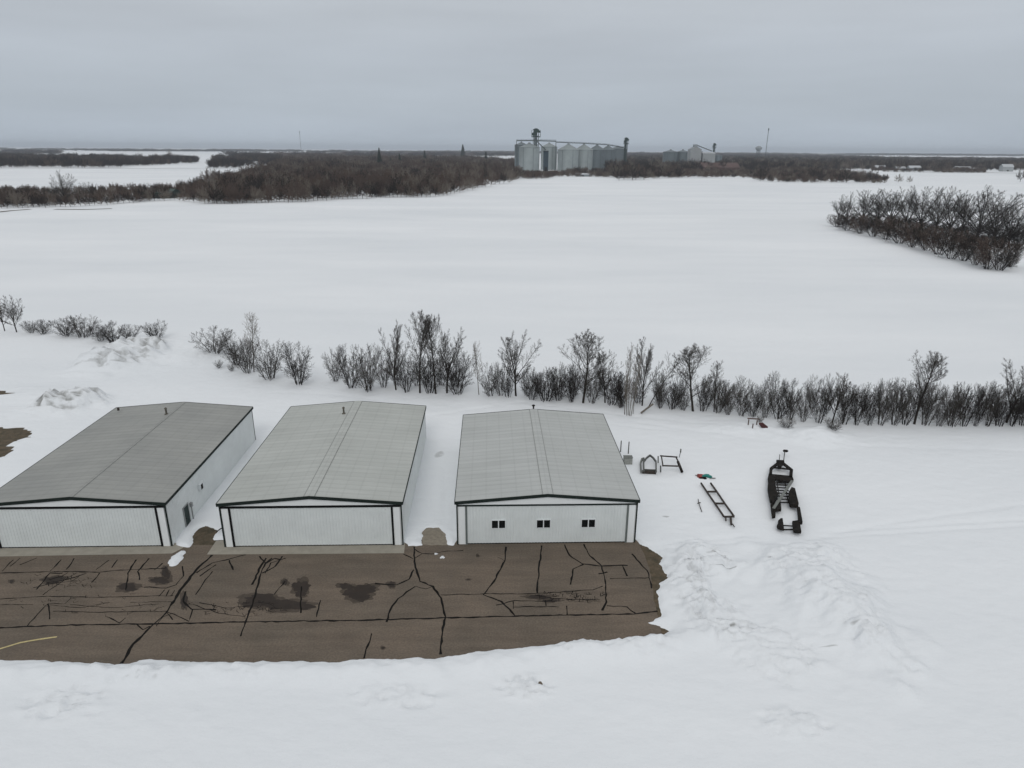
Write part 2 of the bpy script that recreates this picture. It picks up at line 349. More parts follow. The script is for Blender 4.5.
mound(822, 600, 74, 11, 1.7, .30, .10); mound(795, 578, 40, 5, .4, .45, .20); mound(850, 625, 44, 5, .4, .4, .18); mound(775, 655, 60, 4, .5, .7, .14); mound(835, 562, 30, 4, .35, .6, .14); mound(880, 655, 34, 4, .4, .5, .10)
mound(815, 438, 46, 3.5, .9, .35, .06); mound(740, 430, 50, 3, .4, .3, .04); mound(830, 432, 14, 1.6, .6, .4, .1)
mound(525, 690, 36, 1.6, .10, 2.0, .22); mound(65, 705, 60, 2, .1, 1.4, .08); mound(120, 678, 90, 1.3, .2, .9, .22); mound(230, 676, 70, 1.2, .2, .8, .16); mound(400, 700, 60, 1.5, .08, 1.2, .06)
mound(795, 725, 50, 1.6, .15, 1.2, .15); mound(640, 648, 50, 1.6, .35, .9, .12); mound(580, 652, 40, 1.2, .3, .8, .06)
mound(40, 395, 60, 5, .5, .6, .12); mound(20, 415, 40, 4, .5, .6, .12)

def axis(lo, hi, segs, far_lo, far_hi, g=1.12):
    a = [lo]
    for end, st in segs:
        while a[-1] < end - 1e-6: a.append(a[-1]+st)
    s = segs[-1][1]
    while a[-1] < far_hi: s *= g; a.append(a[-1]+s)
    s = segs[0][1]; b = [lo]
    while b[-1] > far_lo: s *= g; b.append(b[-1]-s)
    return np.array(b[:0:-1] + a)
xs = axis(-62, 0, [(62, .26)], -22000, 22000, 1.10)
ys = axis(33, 0, [(66, .17), (100, .26), (140, .45), (190, 1.0)], -400, 24000, 1.07)
X, Y = np.meshgrid(xs, ys)
near = (np.abs(X) < 90) & (Y > 20) & (Y < 200)
Z = .20 + .07*fbm(X/9, Y/9, 3) + .9*fbm(X/160, Y/160, 9)*sst(130, 260, Y) + .05*fbm(X/1.3, Y/1.0, 5, 3)*near
dirt = np.zeros(X.shape)
Z += 3.0*(fbm(X/900, Y/900, 21, 3))*sst(900, 2500, np.hypot(X, Y))*0.6
for (mx_, my_, rx, ry, h, rg_, dt, rot) in mounds:
    d = np.sqrt(((X-mx_)/rx)**2 + ((Y-my_)/ry)**2) * (1 + .28*fbm(X/2.6, Y/2.6, 31, 3))
    f = 1 - sst(0, 1.15, d)
    ridg = 1-2*np.abs(fbm(X/1.15, Y/1.15, 41, 4, .55))
    Z += h*f*(1 + .5*rg_*fbm(X/1.9, Y/1.9, 51, 3)) + .55*rg_*sst(0, .5, f)*(ridg-.55)*min(1, h+.35)
    Z += .30*rg_*sst(.1, .7, f)*min(1, h)*(np.abs(fbm(X/.55, Y/.55, 47, 3)))
    dirt = np.maximum(dirt, dt*sst(0, .6, f)*(.75+.8*(ridg < .55)))  # dirty snow, with relief shade painted darker into the hollows
# ploughed berm along the near edge of the asphalt, and one along its right edge
bx = np.array([G(*p)[0] for p in [(-420,672),(0,676),(150,678),(260,676),(440,672),(540,660),(640,652),(690,640)]])
by = np.array([G(*p)[1] for p in [(-420,672),(0,676),(150,678),(260,676),(440,672),(540,660),(640,652),(690,640)]])
yb = np.interp(X, bx, by)
Z += (.46 + .22*fbm(X/2.2, Y/2.2, 61, 3) + .16*fbm(X/.8, Y/.8, 63, 3))*np.exp(-((Y-yb)/1.1)**2)*(X < bx[-1]+2)
# tracks pressed into the snow
def groove(pts, wd, dep):
    global Z, dirt
    P = [G(*p)[:2] for p in pts]
    dd = np.full(X.shape, 1e9)
    for a, b in zip(P, P[1:]):
        ax, ay = a; vx, vy = b[0]-a[0], b[1]-a[1]
        t = np.clip(((X-ax)*vx + (Y-ay)*vy)/(vx*vx+vy*vy), 0, 1); dd = np.minimum(dd, np.hypot(X-ax-t*vx, Y-ay-t*vy))
    e = np.exp(-(dd/wd)**2); Z -= dep*e; dirt = np.maximum(dirt, .20*e)
groove([(-20,387),(20,380),(60,369),(82,362)], .55, .14)
groove([(-20,400),(30,384),(110,380),(170,372)], .5, .08)
groove([(430,417),(520,403),(640,418),(740,428),(830,446),(1024,452)], .6, .08)
groove([(270,393),(340,396),(430,408)], .6, .08); groove([(640,424),(730,436),(820,452)], .5, .08)
groove([(640,548),(700,541),(780,536),(1024,520)], .45, .13); groove([(640,552),(700,546),(780,541),(1024,526)], .4, .12); groove([(660,640),(700,600),(760,560),(760,556),(850,530),(1024,505)], .4, .1); groove([(425,470),(428,500),(427,525)], .3, .06); groove([(444,470),(445,500),(444,525)], .3, .06)
groove([(600,424),(650,430),(760,436)], .5, .06)
# small blow-outs where darker crust or soil shows
for (px, py, rw, rh, q) in [(439,456,8,1.5,.6),(666,518,5,.3,.75),(716,559,14,.13,.95),(708,562,8,.12,.8),(725,571,12,.13,.95),(706,577,8,.12,.9),(722,626,11,.22,.92),(733,629,7,.2,.9),(860,612,9,.6,.5),(852,640,7,.4,.6),(828,652,18,.12,.7),(768,566,4,.3,.7),
    (693,585,22,1.6,.42),(706,600,20,1.3,.42),(45,410,6,1.6,.6),(140,352,7,1.2,.45),(860,628,26,1.8,.30),(865,600,16,1.6,.28),(800,580,10,2,.3),(113,353,3,.5,.7),
    (90,668,60,.8,.30),(150,672,60,.9,.34),(240,680,50,.8,.28),(75,706,6,.3,.5),(525,688,36,1.2,.22),(385,700,18,.5,.2),(492,712,10,.5,.25),(640,548,14,.8,.25),(830,640,60,3,.14)]:
    x, y, _ = G(px, py); d = np.sqrt(((X-x)/(rw*MPP(px, py)))**2 + ((Y-y)/rh)**2)*(1+.5*fbm(X/.7, Y/.7, 71, 3))
    dirt = np.maximum(dirt, q*(1-sst(.3, 1.1, d)))
# flat snow under the trailer
P_ = [G(*p)[:2] for p in [(760,448),(800,448),(812,538),(765,538)]]
k = sst(-2.5, .3, poly_sd(X, Y, P_)); Z = Z*(1-k)+.15*k
# exposed ground
nm = near & (Y < 130)
def carve(P, wob=.35, depth=-.14, wid=.45):
    global Z, dirt
    s = poly_sd(X[nm], Y[nm], P) + wob*fbm(X[nm]/.9, Y[nm]/.9, 81, 4)
    return s
s = carve(exposed, .30)
for hp in holes: s = np.minimum(s, -poly_sd(X[nm], Y[nm], hp) + .2*fbm(X[nm]/.5, Y[nm]/.5, 91, 3))
for bp in bare_far: s = np.maximum(s, carve(bp, .8))
k = sst(-.50, .12, s); zz = Z[nm]; Z[nm] = zz*(1-k) + (-.16)*k
# drift thins beside the hangar walls
V = np.stack([X.ravel(), Y.ravel(), Z.ravel()], 1)
ny, nx = X.shape; idx = np.arange(ny*nx).reshape(ny, nx)
F = np.stack([idx[:-1, :-1].ravel(), idx[:-1, 1:].ravel(), idx[1:, 1:].ravel(), idx[1:, :-1].ravel()], 1)
gme = np_mesh('snow_ground', V, F, M['snow'], True)
at = gme.attributes.new('dirt', 'FLOAT', 'POINT'); at.data.foreach_set('value', dirt.ravel().astype(np.float32))
tag(link('snow_ground', gme), kind='structure')
from bisect import bisect_left
def zg(x, y):
    i = min(max(bisect_left(xs, x), 1), nx-1); j = min(max(bisect_left(ys, y), 1), ny-1)
    tx = (x-xs[i-1])/(xs[i]-xs[i-1]); ty = (y-ys[j-1])/(ys[j]-ys[j-1])
    return float((Z[j-1, i-1]*(1-tx)+Z[j-1, i]*tx)*(1-ty) + (Z[j, i-1]*(1-tx)+Z[j, i]*tx)*ty)

def sheet(name, pts, z, m, jitter=0, kind='structure', seed=1):
    P = [Vector((p[0], p[1], z)) for p in pts]
    if jitter:
        rn = random.Random(seed); Q = []
        for a, b in zip(P, P[1:]+P[:1]):
            n = max(1, int((b-a).length/.5))
            for i in range(n):
                p = a.lerp(b, i/n); Q.append(p + Vector((rn.uniform(-1, 1)*jitter, rn.uniform(-1, 1)*jitter, 0)))
        P = Q
    ar = sum(P[i].x*P[(i+1) % len(P)].y - P[(i+1) % len(P)].x*P[i].y for i in range(len(P)))
    if ar < 0: P = P[::-1]
    o = make_obj(name, P, [tuple(range(len(P)))], m)
    if kind: o['kind'] = kind
    return o
sheet('bare_ground', [(-95, 38), (25, 38), (25, 120), (-95, 120)], -.03, M['dirt'])
A = [G(*p)[:2] for p in [(-420,545),(190,545),(212,545),(405,541),(455,538),(634,537),(641,547),(649,566),(652,585),(655,605),(660,622),(668,700),(-420,700)]]
sheet('asphalt', A, 0.0, M['asphalt'], .05)
sheet('concrete_apron', [G(*p)[:2] for p in [(-200,546),(0,543),(172,541),(184,545),(183,548),(172,553.5),(0,556.5),(-200,560)]], .006, M['concrete'])
sheet('concrete_apron', [G(*p)[:2] for p in [(216,541),(226,540),(404,540),(405,544),(404,553.2),(300,554),(207,554.5)]], .006, M['concrete'])
sheet('gravel_patch', [G(*p)[:2] for p in [(422,545),(422,532),(427,526),(440,526),(449,540),(449,545)]], .01, M['gravel'], .12)

# --- tar-sealed cracks
crk = MB(); rc = random.Random(4)
def ribbon(mb, pts, w, z, jit=.05, vary=.5):
    P = [Vector(p) for p in pts]; Q = []
    for a, b in zip(P, P[1:]):
        n = max(1, int((b-a).length/.45))
        Q += [a.lerp(b, i/n) for i in range(n)]
    Q.append(P[-1]); Q = [q + Vector((rc.uniform(-jit, jit), rc.uniform(-jit, jit))) for q in Q]
    L = []; Rr = []
    for i, q in enumerate(Q):
        t = (Q[min(i+1, len(Q)-1)] - Q[max(i-1, 0)]).normalized(); n = Vector((-t.y, t.x)); ww = w/2*(1+rc.uniform(-vary, vary))
        L.append((q.x+n.x*ww, q.y+n.y*ww, z)); Rr.append((q.x-n.x*ww, q.y-n.y*ww, z))
    m = len(Q); mb.add(L+Rr, [(m+i, m+i+1, i+1, i) for i in range(m-1)])
def ZL(p): return G(p[0]/3.012, 530+p[1]/3.012)[:2]
def ZR(p): return G(330+p[0]/2.926, 530+p[1]/2.926)[:2]
LC = [(.13, [(-600,318),(0,295),(250,285),(470,283),(700,278),(1030,272)]), (.19, [(365,405),(400,345),(455,290),(500,250),(545,180),(590,120),(640,75)]),
 (.10, [(-300,140),(0,130),(200,125),(300,128),(345,122),(500,115)]), (.07, [(-300,215),(0,208),(130,200),(300,203),(520,198)]), (.06, [(-200,226),(0,225),(100,225)]),
 (.08, [(80,290),(145,222),(195,222),(215,205)]), (.07, [(145,222),(150,270)]), (.09, [(5,125),(40,90)]), (.09, [(30,110),(60,85)]), (.08, [(60,105),(110,85)]),
 (.10, [(150,125),(185,90)]), (.10, [(200,120),(225,85)]), (.09, [(290,120),(330,90)]), (.09, [(335,115),(355,90)]), (.12, [(380,180),(385,130),(410,90)]),
 (.12, [(420,150),(415,125),(450,85)]), (.1, [(465,120),(490,100)]), (.10, [(110,180),(150,130),(190,130)]), (.09, [(130,195),(180,160),(230,130)]), (.10, [(140,160),(200,150),(260,130)]),
 (.09, [(100,175),(140,165)]), (.10, [(275,160),(300,130)]), (.08, [(120,170),(170,158),(215,155),(240,140)]), (.08, [(150,150),(185,140),(205,128)]), (.09, [(330,263),(360,280),(380,265)]), (.12, [(410,283),(430,300),(450,290)]),
 (.07, [(160,245),(300,248),(500,245),(550,265),(570,275),(580,240)]), (.07, [(500,245),(520,270)]), (.09, [(435,172),(500,175),(530,165),(552,140),(550,110)]),
 (.08, [(480,200),(495,180)]), (.08, [(500,200),(510,180)]), (.08, [(515,200),(525,182)]), (.07, [(470,290),(490,262),(520,250)]),
 (.13, [(560,185),(552,215),(575,240),(610,238),(650,240)]), (.09, [(590,195),(620,150),(640,125)]), (.13, [(590,130),(640,100),(700,85),(740,75)]), (.12, [(690,90),(702,120)]), (.11, [(600,140),(650,105)]),
 (.13, [(725,320),(745,265),(765,210),(785,130),(800,100),(820,85)]), (.14, [(760,165),(785,110),(800,85)]), (.14, [(790,130),(830,110),(850,80)]), (.12, [(780,80),(800,102),(828,86),(845,90)]), (.1, [(800,130),(815,100),(860,85)]),
 (.09, [(825,195),(858,155)]), (.09, [(905,250),(908,170)]), (.10, [(965,212),(952,262)]), (.05, [(390,218),(520,216)]), (.05, [(210,225),(340,235),(480,222)]),
 (.05, [(150,225),(240,235),(330,218)]), (.06, [(600,220),(680,235),(760,228)]), (.06, [(580,225),(660,250),(740,262)])]
RC = [(.13, [(-5,267),(340,257),(640,250),(890,246),(960,238)]), (.15, [(323,365),(328,300),(338,255),(325,200),(300,165),(265,150),(250,110),(245,50)]),
 (.13, [(245,115),(230,145),(195,160),(130,157)]), (.12, [(165,270),(175,235),(200,200),(250,165)]), (.09, [(250,165),(280,172),(300,165)]), (.08, [(325,190),(450,187)]),
 (.12, [(215,70),(245,85),(270,70),(245,55)]), (.09, [(270,68),(300,70),(340,62),(390,60)]), (.13, [(515,50),(512,90),(480,150),(450,190),(500,210),(525,232),(540,250)]),
 (.09, [(450,187),(580,187),(700,180),(770,175),(800,165)]), (.13, [(620,45),(612,110),(605,185)]), (.14, [(685,42),(700,75),(740,100),(790,105),(870,103)]), (.13, [(740,100),(712,115),(705,160)]),
 (.13, [(743,42),(760,75),(795,105),(805,150),(808,210),(795,235)]), (.11, [(855,105),(870,135)]), (.08, [(820,142),(935,140)]), (.10, [(810,222),(870,225),(893,245)]),
 (.08, [(487,220),(540,207),(650,208)]), (.08, [(535,210),(535,232)]), (.09, [(535,225),(670,225)]), (.09, [(693,222),(693,250)]), (.07, [(600,190),(650,200),(790,205)]),
 (.12, [(123,303),(98,375)]), (.11, [(885,70),(905,95),(930,120),(942,170)]), (.12, [(785,128),(812,124)]), (.09, [(630,205),(632,222)]), (.07, [(490,80),(512,90)])]
for wd, p in LC: ribbon(crk, [ZL(q) for q in p], wd*1.15, .010)
for wd, p in RC: ribbon(crk, [ZR(q) for q in p], wd*1.15, .010)
for i in range(60):      # alligator cracking right of centre and left of the drain line
    x = rc.uniform(610, 800); y = rc.uniform(178, 206)
    ribbon(crk, [ZR((x, y)), ZR((x+rc.uniform(-4, 4), y+rc.uniform(4, 9))), ZR((x+rc.uniform(6, 18), y+rc.uniform(3, 8)))], .05, .010)
for i in range(110):
    x, y = rc.choice([(rc.gauss(190, 60), rc.gauss(150, 14)), (rc.gauss(300, 130), rc.gauss(225, 14)), (rc.gauss(660, 60), rc.gauss(232, 12)), (rc.gauss(780, 30), rc.gauss(235, 14))])
    ribbon(crk, [ZL((x, y)), ZL((x+rc.uniform(-8, 8), y+rc.uniform(3, 9))), ZL((x+rc.uniform(6, 22), y+rc.uniform(-2, 8)))], .04, .010)
crk.v = [(v[0], v[1], v[2]+.0003*(i % 7)) for i, v in enumerate(crk.v)]
tag(crk.build('crack_filler', M['tar']), kind='structure')
# --- damp stains
st = MB(); hal = MB()
def blob(zf, cx, cy, rx, ry, sd, halo=True):
    st_ = st
    if halo: blob(zf, cx, cy, rx*1.22+2, ry*1.22+1.2, sd+50, False)
    else: st_ = hal
    rn = random.Random(sd); n = 64; ph = [rn.uniform(0, 6.28) for _ in range(5)]
    pts = []
    for i in range(n):
        a = 2*math.pi*i/n; k = 1 + .16*math.sin(2*a+ph[0]) + .12*math.sin(3*a+ph[1]) + .09*math.sin(7*a+ph[2]) + .07*math.sin(11*a+ph[3]) + rn.uniform(-.06, .06)
        x, y = zf((cx+rx*k*math.cos(a), cy+ry*k*math.sin(a))); pts.append((x, y, (.0065 if halo else .003) + .0004*(sd % 7)))
    st_.add(pts, [tuple(range(n))[::-1]])
for i, b_ in enumerate([(385,172,30,11),(483,152,24,11),(500,130,12,16),(907,172,23,20),(905,192,14,10),(858,157,9,8),(790,208,52,14),(765,222,34,12),(880,228,58,15),(835,222,40,14),(35,155,6,5),(160,150,30,10),(555,215,10,20)]): blob(ZL, *b_, i)
for i, b_ in enumerate([(80,188,40,17),(105,172,28,14),(48,165,22,8),(612,196,34,6),(180,160,12,7),(645,207,20,5),(405,145,5,2),(155,345,6,3),(432,75,4,3)]): blob(ZR, *b_, 20+i)
tag(st.build('damp_stain', M['wet']), kind='structure'); tag(hal.build('damp_halo', M['damp']), kind='structure')
yl = MB(); ribbon(yl, [ZL(q) for q in [(-500,500),(-100,388),(0,358),(60,340),(115,330),(172,322)]], .16, .014, .015, .15)
tag(yl.build('painted_line', M['yellow']), kind='structure')

# ------------------------------------------------------------------ hangars
def hangar(loc, rz, W, D, H, label, roofm, kind):
    r = empty('hangar', (loc[0], loc[1], 0), rz); tag(r, label, 'hangar', 'hangars along the taxiway apron')
    h = W/2; Rr = h/12*1.0; t = .16
    # walls: front gable wall with door opening is one shell, side and back walls another sheet direction
    for x0, o_ in ((-h, -1), (h, 1)): MB().ribbed(.105, D-.105, -.2, H-.02, x0, .2, o_, axis='y').build('side_wall', M['wall_side_lifted'], r)
    bk = MB(); bk.add([(-h+.2, D, -.2), (h-.2, D, -.2), (h-.2, D, H), (0, D, H+Rr), (-h+.2, D, H), (-h+.2, D-.2, -.2), (h-.2, D-.2, -.2), (h-.2, D-.2, H), (0, D-.2, H+Rr), (-h+.2, D-.2, H)],
           [(1,0,4,3,2), (5,6,7,8,9), (0,1,6,5), (1,2,7,6), (2,3,8,7), (3,4,9,8), (4,0,5,9)])
    bk.build('back_wall', M['wall'], r)
    j = .85
    for x0, x1 in ((-h+.2, -h+j), (h-j, h-.2)): MB().box(x0, x1, 0, .2, -.2, H-.3).build('front_wall', M['gable'], r)
    gb = MB(); gb.add([(-h+.2, 0, H-.3), (h-.2, 0, H-.3), (h-.2, 0, H-.02), (0, 0, H+Rr-.02), (-h+.2, 0, H-.02), (-h+.2, .2, H-.3), (h-.2, .2, H-.3), (h-.2, .2, H-.02), (0, .2, H+Rr-.02), (-h+.2, .2, H-.02)],
           [(0,1,2,3,4), (6,5,9,8,7), (0,5,6,1), (1,6,7,2), (2,7,8,3), (3,8,9,4), (4,9,5,0)])
    gb.build('gable', M['gable'], r)
    # roof: two slopes, slab 0.16 thick, overhang
    oh, of, ob = .14, .14, .10; he = H - oh/12
    def slope(s):
        m = MB(); xe = s*(h+oh); e = .001 if s > 0 else -.001
        P = [(xe, -of, he), (0, -of, H+Rr), (0, D+ob, H+Rr), (xe, D+ob, he)]
        vs = P + [(p[0], p[1], p[2]+t) for p in P]
        fs = [(0,1,2,3), (7,6,5,4), (0,4,5,1), (1,5,6,2), (2,6,7,3), (3,7,4,0)]
        if s < 0: fs = [f[::-1] for f in fs]
        return m.add(vs, fs)
    ro = MB(); xe = h+oh
    prof = [(-xe, he), (0, H+Rr), (xe, he), (xe, he+t), (0, H+Rr+t), (-xe, he+t)]
    vs = [(x, y, z) for y in (-of, D+ob) for x, z in prof]
    ro.add(vs, [(0,1,4,5), (1,2,3,4), (11,10,7,6), (10,9,8,7), (6,7,1,0), (7,8,2,1), (8,9,3,2), (9,10,4,3), (10,11,5,4), (11,6,0,5)])
    roof = ro.build('roof', roofm, r)
    cap = MB(); cw = .48 if kind != 'left' else .22; zc = H+Rr+t
    cap.add([(-cw, -of, zc-cw/12+.03), (0, -of, zc+.045), (cw, -of, zc-cw/12+.03), (-cw, D+ob, zc-cw/12+.03), (0, D+ob, zc+.045), (cw, D+ob, zc-cw/12+.03),
             (-cw, -of, zc-cw/12-.01), (cw, -of, zc-cw/12-.01), (-cw, D+ob, zc-cw/12-.01), (cw, D+ob, zc-cw/12-.01)],
            [(0,1,4,3), (1,2,5,4), (0,3,8,6), (2,7,9,5), (0,6,7,2,1), (3,4,5,9,8)])
    cap.build('ridge_cap', roofm, roof)
    for sx in ((-1, 1) if kind != 'left' else (1,)):
        q = MB(); zc2_ = H+Rr+t-cw/12
        q.bar((sx*(cw+.03), -of+.01, zc2_+.012), (sx*(cw+.03), D+ob-.01, zc2_+.012), .07, .05); q.build('ridge_flashing', M['flash'], roof)
    # fascia and trims
    fa = MB()
    for s in (-1, 1):
        a = (s*(xe+.03), he-.04); b = (0, H+Rr-.04)
        for y0, y1 in ((-of-.05, -of-.003), (D+ob+.003, D+ob+.05)):
            q = [(a[0], y0, a[1]-.10), (b[0], y0, b[1]-.10), (b[0], y0, b[1]+t+.075), (a[0], y0, a[1]+t+.075)]
            q += [(p[0], y1, p[2]) for p in q]
            fa.add(q, [(0,1,2,3), (7,6,5,4), (0,4,5,1), (1,5,6,2), (2,6,7,3), (3,7,4,0)] if s < 0 else [(3,2,1,0), (4,5,6,7), (1,5,4,0), (2,6,5,1), (3,7,6,2), (0,4,7,3)])
        fa.box(min(s*xe+s*.003, s*(xe+.06)), max(s*xe+s*.003, s*(xe+.06)), -of, D+ob, he-.10, he+t+.02)
    fa.build('roof_trim', M['trim'], r)
    for s in (-1, 1):
        for y in (0, D):
            c = MB(); x0, x1 = sorted((s*(h+.025), s*(h-.10))); yy = (-.03, .10) if y == 0 else (D-.10, D+.03)
            c.box(x0, x1, yy[0], yy[1], -.1, he-.10); c.build('corner_trim', M['trim'], r)
    # door
    dz = H-.42
    door = MB().ribbed(-h+j+.01, h-j-.01, .10, dz, .03, .09, -1, h=.03).build('hangar_door', M['wall'], r)
    MB().box(-h+j+.01, h-j-.01, .02, .13, -.02, .10).build('door_seal', M['seal'], door)
    hd = MB().box(-h+.11, h-.11, -.07, -.002, dz, dz+(.22 if kind != 'right' else .15)); hd.build('door_header', M['seal'] if kind != 'right' else M['trim'], r)
    for s in (-1, 1):
        tw = .20 if kind != 'right' else .20
        x0, x1 = sorted((s*(h-j), s*(h-j-tw)))
        MB().box(x0, x1, -.06, .025, 0, dz-.003).build('door_jamb', M['seal'] if kind != 'right' else M['trimgrey'], r)
    if kind == 'right':
        for cx in (-4.85, -.35, 4.15):
            zc2 = 2.25; wn = MB(); a, b = .66, .43
            for q in ((-a-.07, -a, -b-.07, b+.07), (a, a+.07, -b-.07, b+.07), (-a, a, b, b+.07), (-a, a, -b-.07, -b), (-.05, .05, -b, b)):
                wn.box(cx+q[0], cx+q[1], -.045, .028, zc2+q[2], zc2+q[3])
            wo = wn.build('window', M['frame'], door)
            for s in (-1, 1):
                x0, x1 = sorted((cx+s*.052, cx+s*(a-.002)))
                MB().box(x0, x1, -.015, .027, zc2-b+.002, zc2+b-.002).build('pane', M['glass'], wo)
    # girt lines of fasteners are in the sheet material; vent pipe
    def pipe(x, y, hh, rad):
        rad *= .7; z0 = H+Rr+t-abs(x)/12
        fl = MB().lathe([(rad*2.2, z0-.02), (rad*2.1, z0+.05), (rad*1.05, z0+.12), (rad, z0+hh), (rad*1.5, z0+hh+.002), (rad*1.5, z0+hh+.08), (rad*.3, z0+hh+.2)], 14, (x, y))
        fl.build('vent_pipe', M['pipe'], roof, smooth=False)
    if kind == 'left':
        pipe(-.35, D-4.2, .75, .16)
        MB().lathe([(.14, H+.5), (.14, H+.62+.2), (.05, H+.9)], 10, (-h+1.2, D-1.8)).build('roof_vent', M['darksteel'], roof)
        # walk-in door with dark storm door half open beside a white jamb, on the right wall
        dy = 3.3
        wd = MB().box(h+.04, h+.07, dy, dy+1.0, .05, 2.35).build('walk_door', mat('dark_green_door', (.006, .022, .019), .6, noise=(2, .3)), r)
        f2 = MB(); f2.box(h+.003, h+.09, dy-.12, dy-.004, 0, 2.45); f2.box(h+.003, h+.09, dy+1.004, dy+1.12, 0, 2.45); f2.box(h+.003, h+.09, dy-.004, dy+1.004, 2.353, 2.45)
        f2.build('door_frame', M['galv'], wd)
        MB().box(h+.072, h+.12, dy+.1, dy+.2, 1.05, 1.13).build('handle', M['blacksteel'], wd)
        cw_ = MB(); cw_.bar((h+.12, dy+1.6, 0), (h+.12, dy+1.6, 1.7), .1); cw_.box(h+.02, h+.26, dy+1.45, dy+1.75, 1.7, 2.15)
        cw_.build('electric_meter', M['galv'], r)
        ac = MB(); ac.box(h+.003, h+.34, dy+3.9, dy+4.9, 2.35, 3.05); ab = ac.build('air_conditioner', M['frame'], r)
        MB().box(h+.345, h+.37, dy+3.98, dy+4.4, 2.42, 2.98).build('grille', M['blacksteel'], ab)
    elif kind == 'middle': pipe(-1.05, D-4.2, .75, .16)
    else:
        MB().lathe([(.10, H+Rr), (.10, H+Rr+.55), (.22, H+Rr+.56), (.22, H+Rr+.66), (.05, H+Rr+.75)], 12, (.0, D+.25)).build('roof_vent', M['blacksteel'], roof)
    return r
hangar((-42.56, 57.85), .036, 17.6, 25.64, 4.78, 'leftmost white metal hangar with darker grey roof and a side door', roof_mat('roof_metal_dull', (.295, .30, .285), (.245, .252, .242)), 'left')
hangar((-19.64, 58.38), .035, 17.7, 25.98, 4.76, 'middle white hangar, black framed blank door, pipe on its grey roof', roof_mat('roof_metal_mid', (.42, .435, .415), (.37, .385, .365)), 'middle')
hangar((3.60, 59.16), .034, 18.0, 22.7, 4.74, 'right hangar with three small dark windows in its wide door', roof_mat('roof_metal_light', (.425, .44, .432), (.385, .40, .39)), 'right')

# ------------------------------------------------------------------ bare trees
def tubes(segs, sides):
    """segs: array (n, 8): x0 y0 z0 x1 y1 z1 r0 r1 -> verts, quads (vectorised, open tubes)"""
    S = np.array(segs, float); a = S[:, :3]; b = S[:, 3:6]; d = b-a; L = np.linalg.norm(d, axis=1, keepdims=True)+1e-9; d = d/L
    ref = np.where(np.abs(d[:, 2:3]) > .9, np.array([[1., 0, 0]]), np.array([[0., 0, 1.]]))
    r = np.cross(d, ref); r /= np.linalg.norm(r, axis=1, keepdims=True)+1e-9; u = np.cross(r, d)
    ang = np.arange(sides)*2*np.pi/sides; c = np.cos(ang)[None, :, None]; s_ = np.sin(ang)[None, :, None]
    off = r[:, None, :]*c + u[:, None, :]*s_
    V0 = a[:, None, :] + off*S[:, 6][:, None, None]; V1 = b[:, None, :] + off*S[:, 7][:, None, None]
    V = np.concatenate([V0, V1], 1).reshape(-1, 3); n = len(S); base = (np.arange(n)*2*sides)[:, None]
    i = np.arange(sides); j = (i+1) % sides
    F = np.stack([base+i, base+j, base+sides+j, base+sides+i], -1).reshape(-1, 4)
    return V, F
STY = {
 # n: children per level; lr: max length ratio; sp: angle from parent (deg); lo: first branch height; ell: crown envelope (half width, centre height, half height) / H
 'tall':    dict(n=(22, 9, 7, 4), lr=(.55, .46, .46, .5), sp=(44, 36, 38, 40), r0=.013, lo=.20, stems=1, lean=.03, up=.38, top=.95, ell=(.27, .60, .40)),
 'vase':    dict(n=(11, 13, 9, 5), lr=(.9, .36, .44, .5), sp=(36, 32, 36, 38), r0=.015, lo=.14, stems=1, lean=.02, up=.14, top=.40, ell=(.34, .62, .38)),
 'round':   dict(n=(12, 12, 8, 5), lr=(.9, .42, .45, .5), sp=(50, 38, 38, 38), r0=.022, lo=.14, stems=1, lean=.03, up=.18, top=.5, ell=(.5, .55, .45)),
 'sapling': dict(n=(24, 8, 5), lr=(.26, .45, .5), sp=(32, 34, 38), r0=.007, lo=.20, stems=1, lean=.03, up=.35, top=.95, ell=(.15, .58, .42)),
 'clump':   dict(n=(16, 8, 5), lr=(.22, .45, .5), sp=(26, 32, 36), r0=.006, lo=.20, stems=7, lean=.14, up=.25, top=.97, ell=(.22, .52, .48)),
 'shrub':   dict(n=(11, 8, 5), lr=(.40, .46, .5), sp=(38, 40, 40), r0=.0095, lo=.08, stems=12, lean=.60, up=.10, top=.97, ell=(.60, .48, .52)),
 'thicket': dict(n=(11, 7, 5), lr=(.38, .46, .5), sp=(34, 38, 40), r0=.009, lo=.08, stems=11, lean=.42, up=.14, top=.97, ell=(.42, .50, .50)),
 'oakfar':  dict(n=(15, 13, 9, 4), lr=(.95, .40, .46, .5), sp=(58, 34, 38, 38), r0=.020, lo=.10, stems=1, lean=.03, up=.12, top=.30, ell=(.62, .50, .50)),
 'shrubfar':dict(n=(12, 8, 5), lr=(.42, .46, .5), sp=(40, 40, 40), r0=.008, lo=.06, stems=12, lean=.60, up=.10, top=.97, ell=(.62, .46, .54)),
 'mass':    dict(n=(13, 10, 5), lr=(.85, .42, .5), sp=(58, 40, 40), r0=.018, lo=.06, stems=1, lean=.03, up=.12, top=.30, ell=(.52, .50, .50)),
}
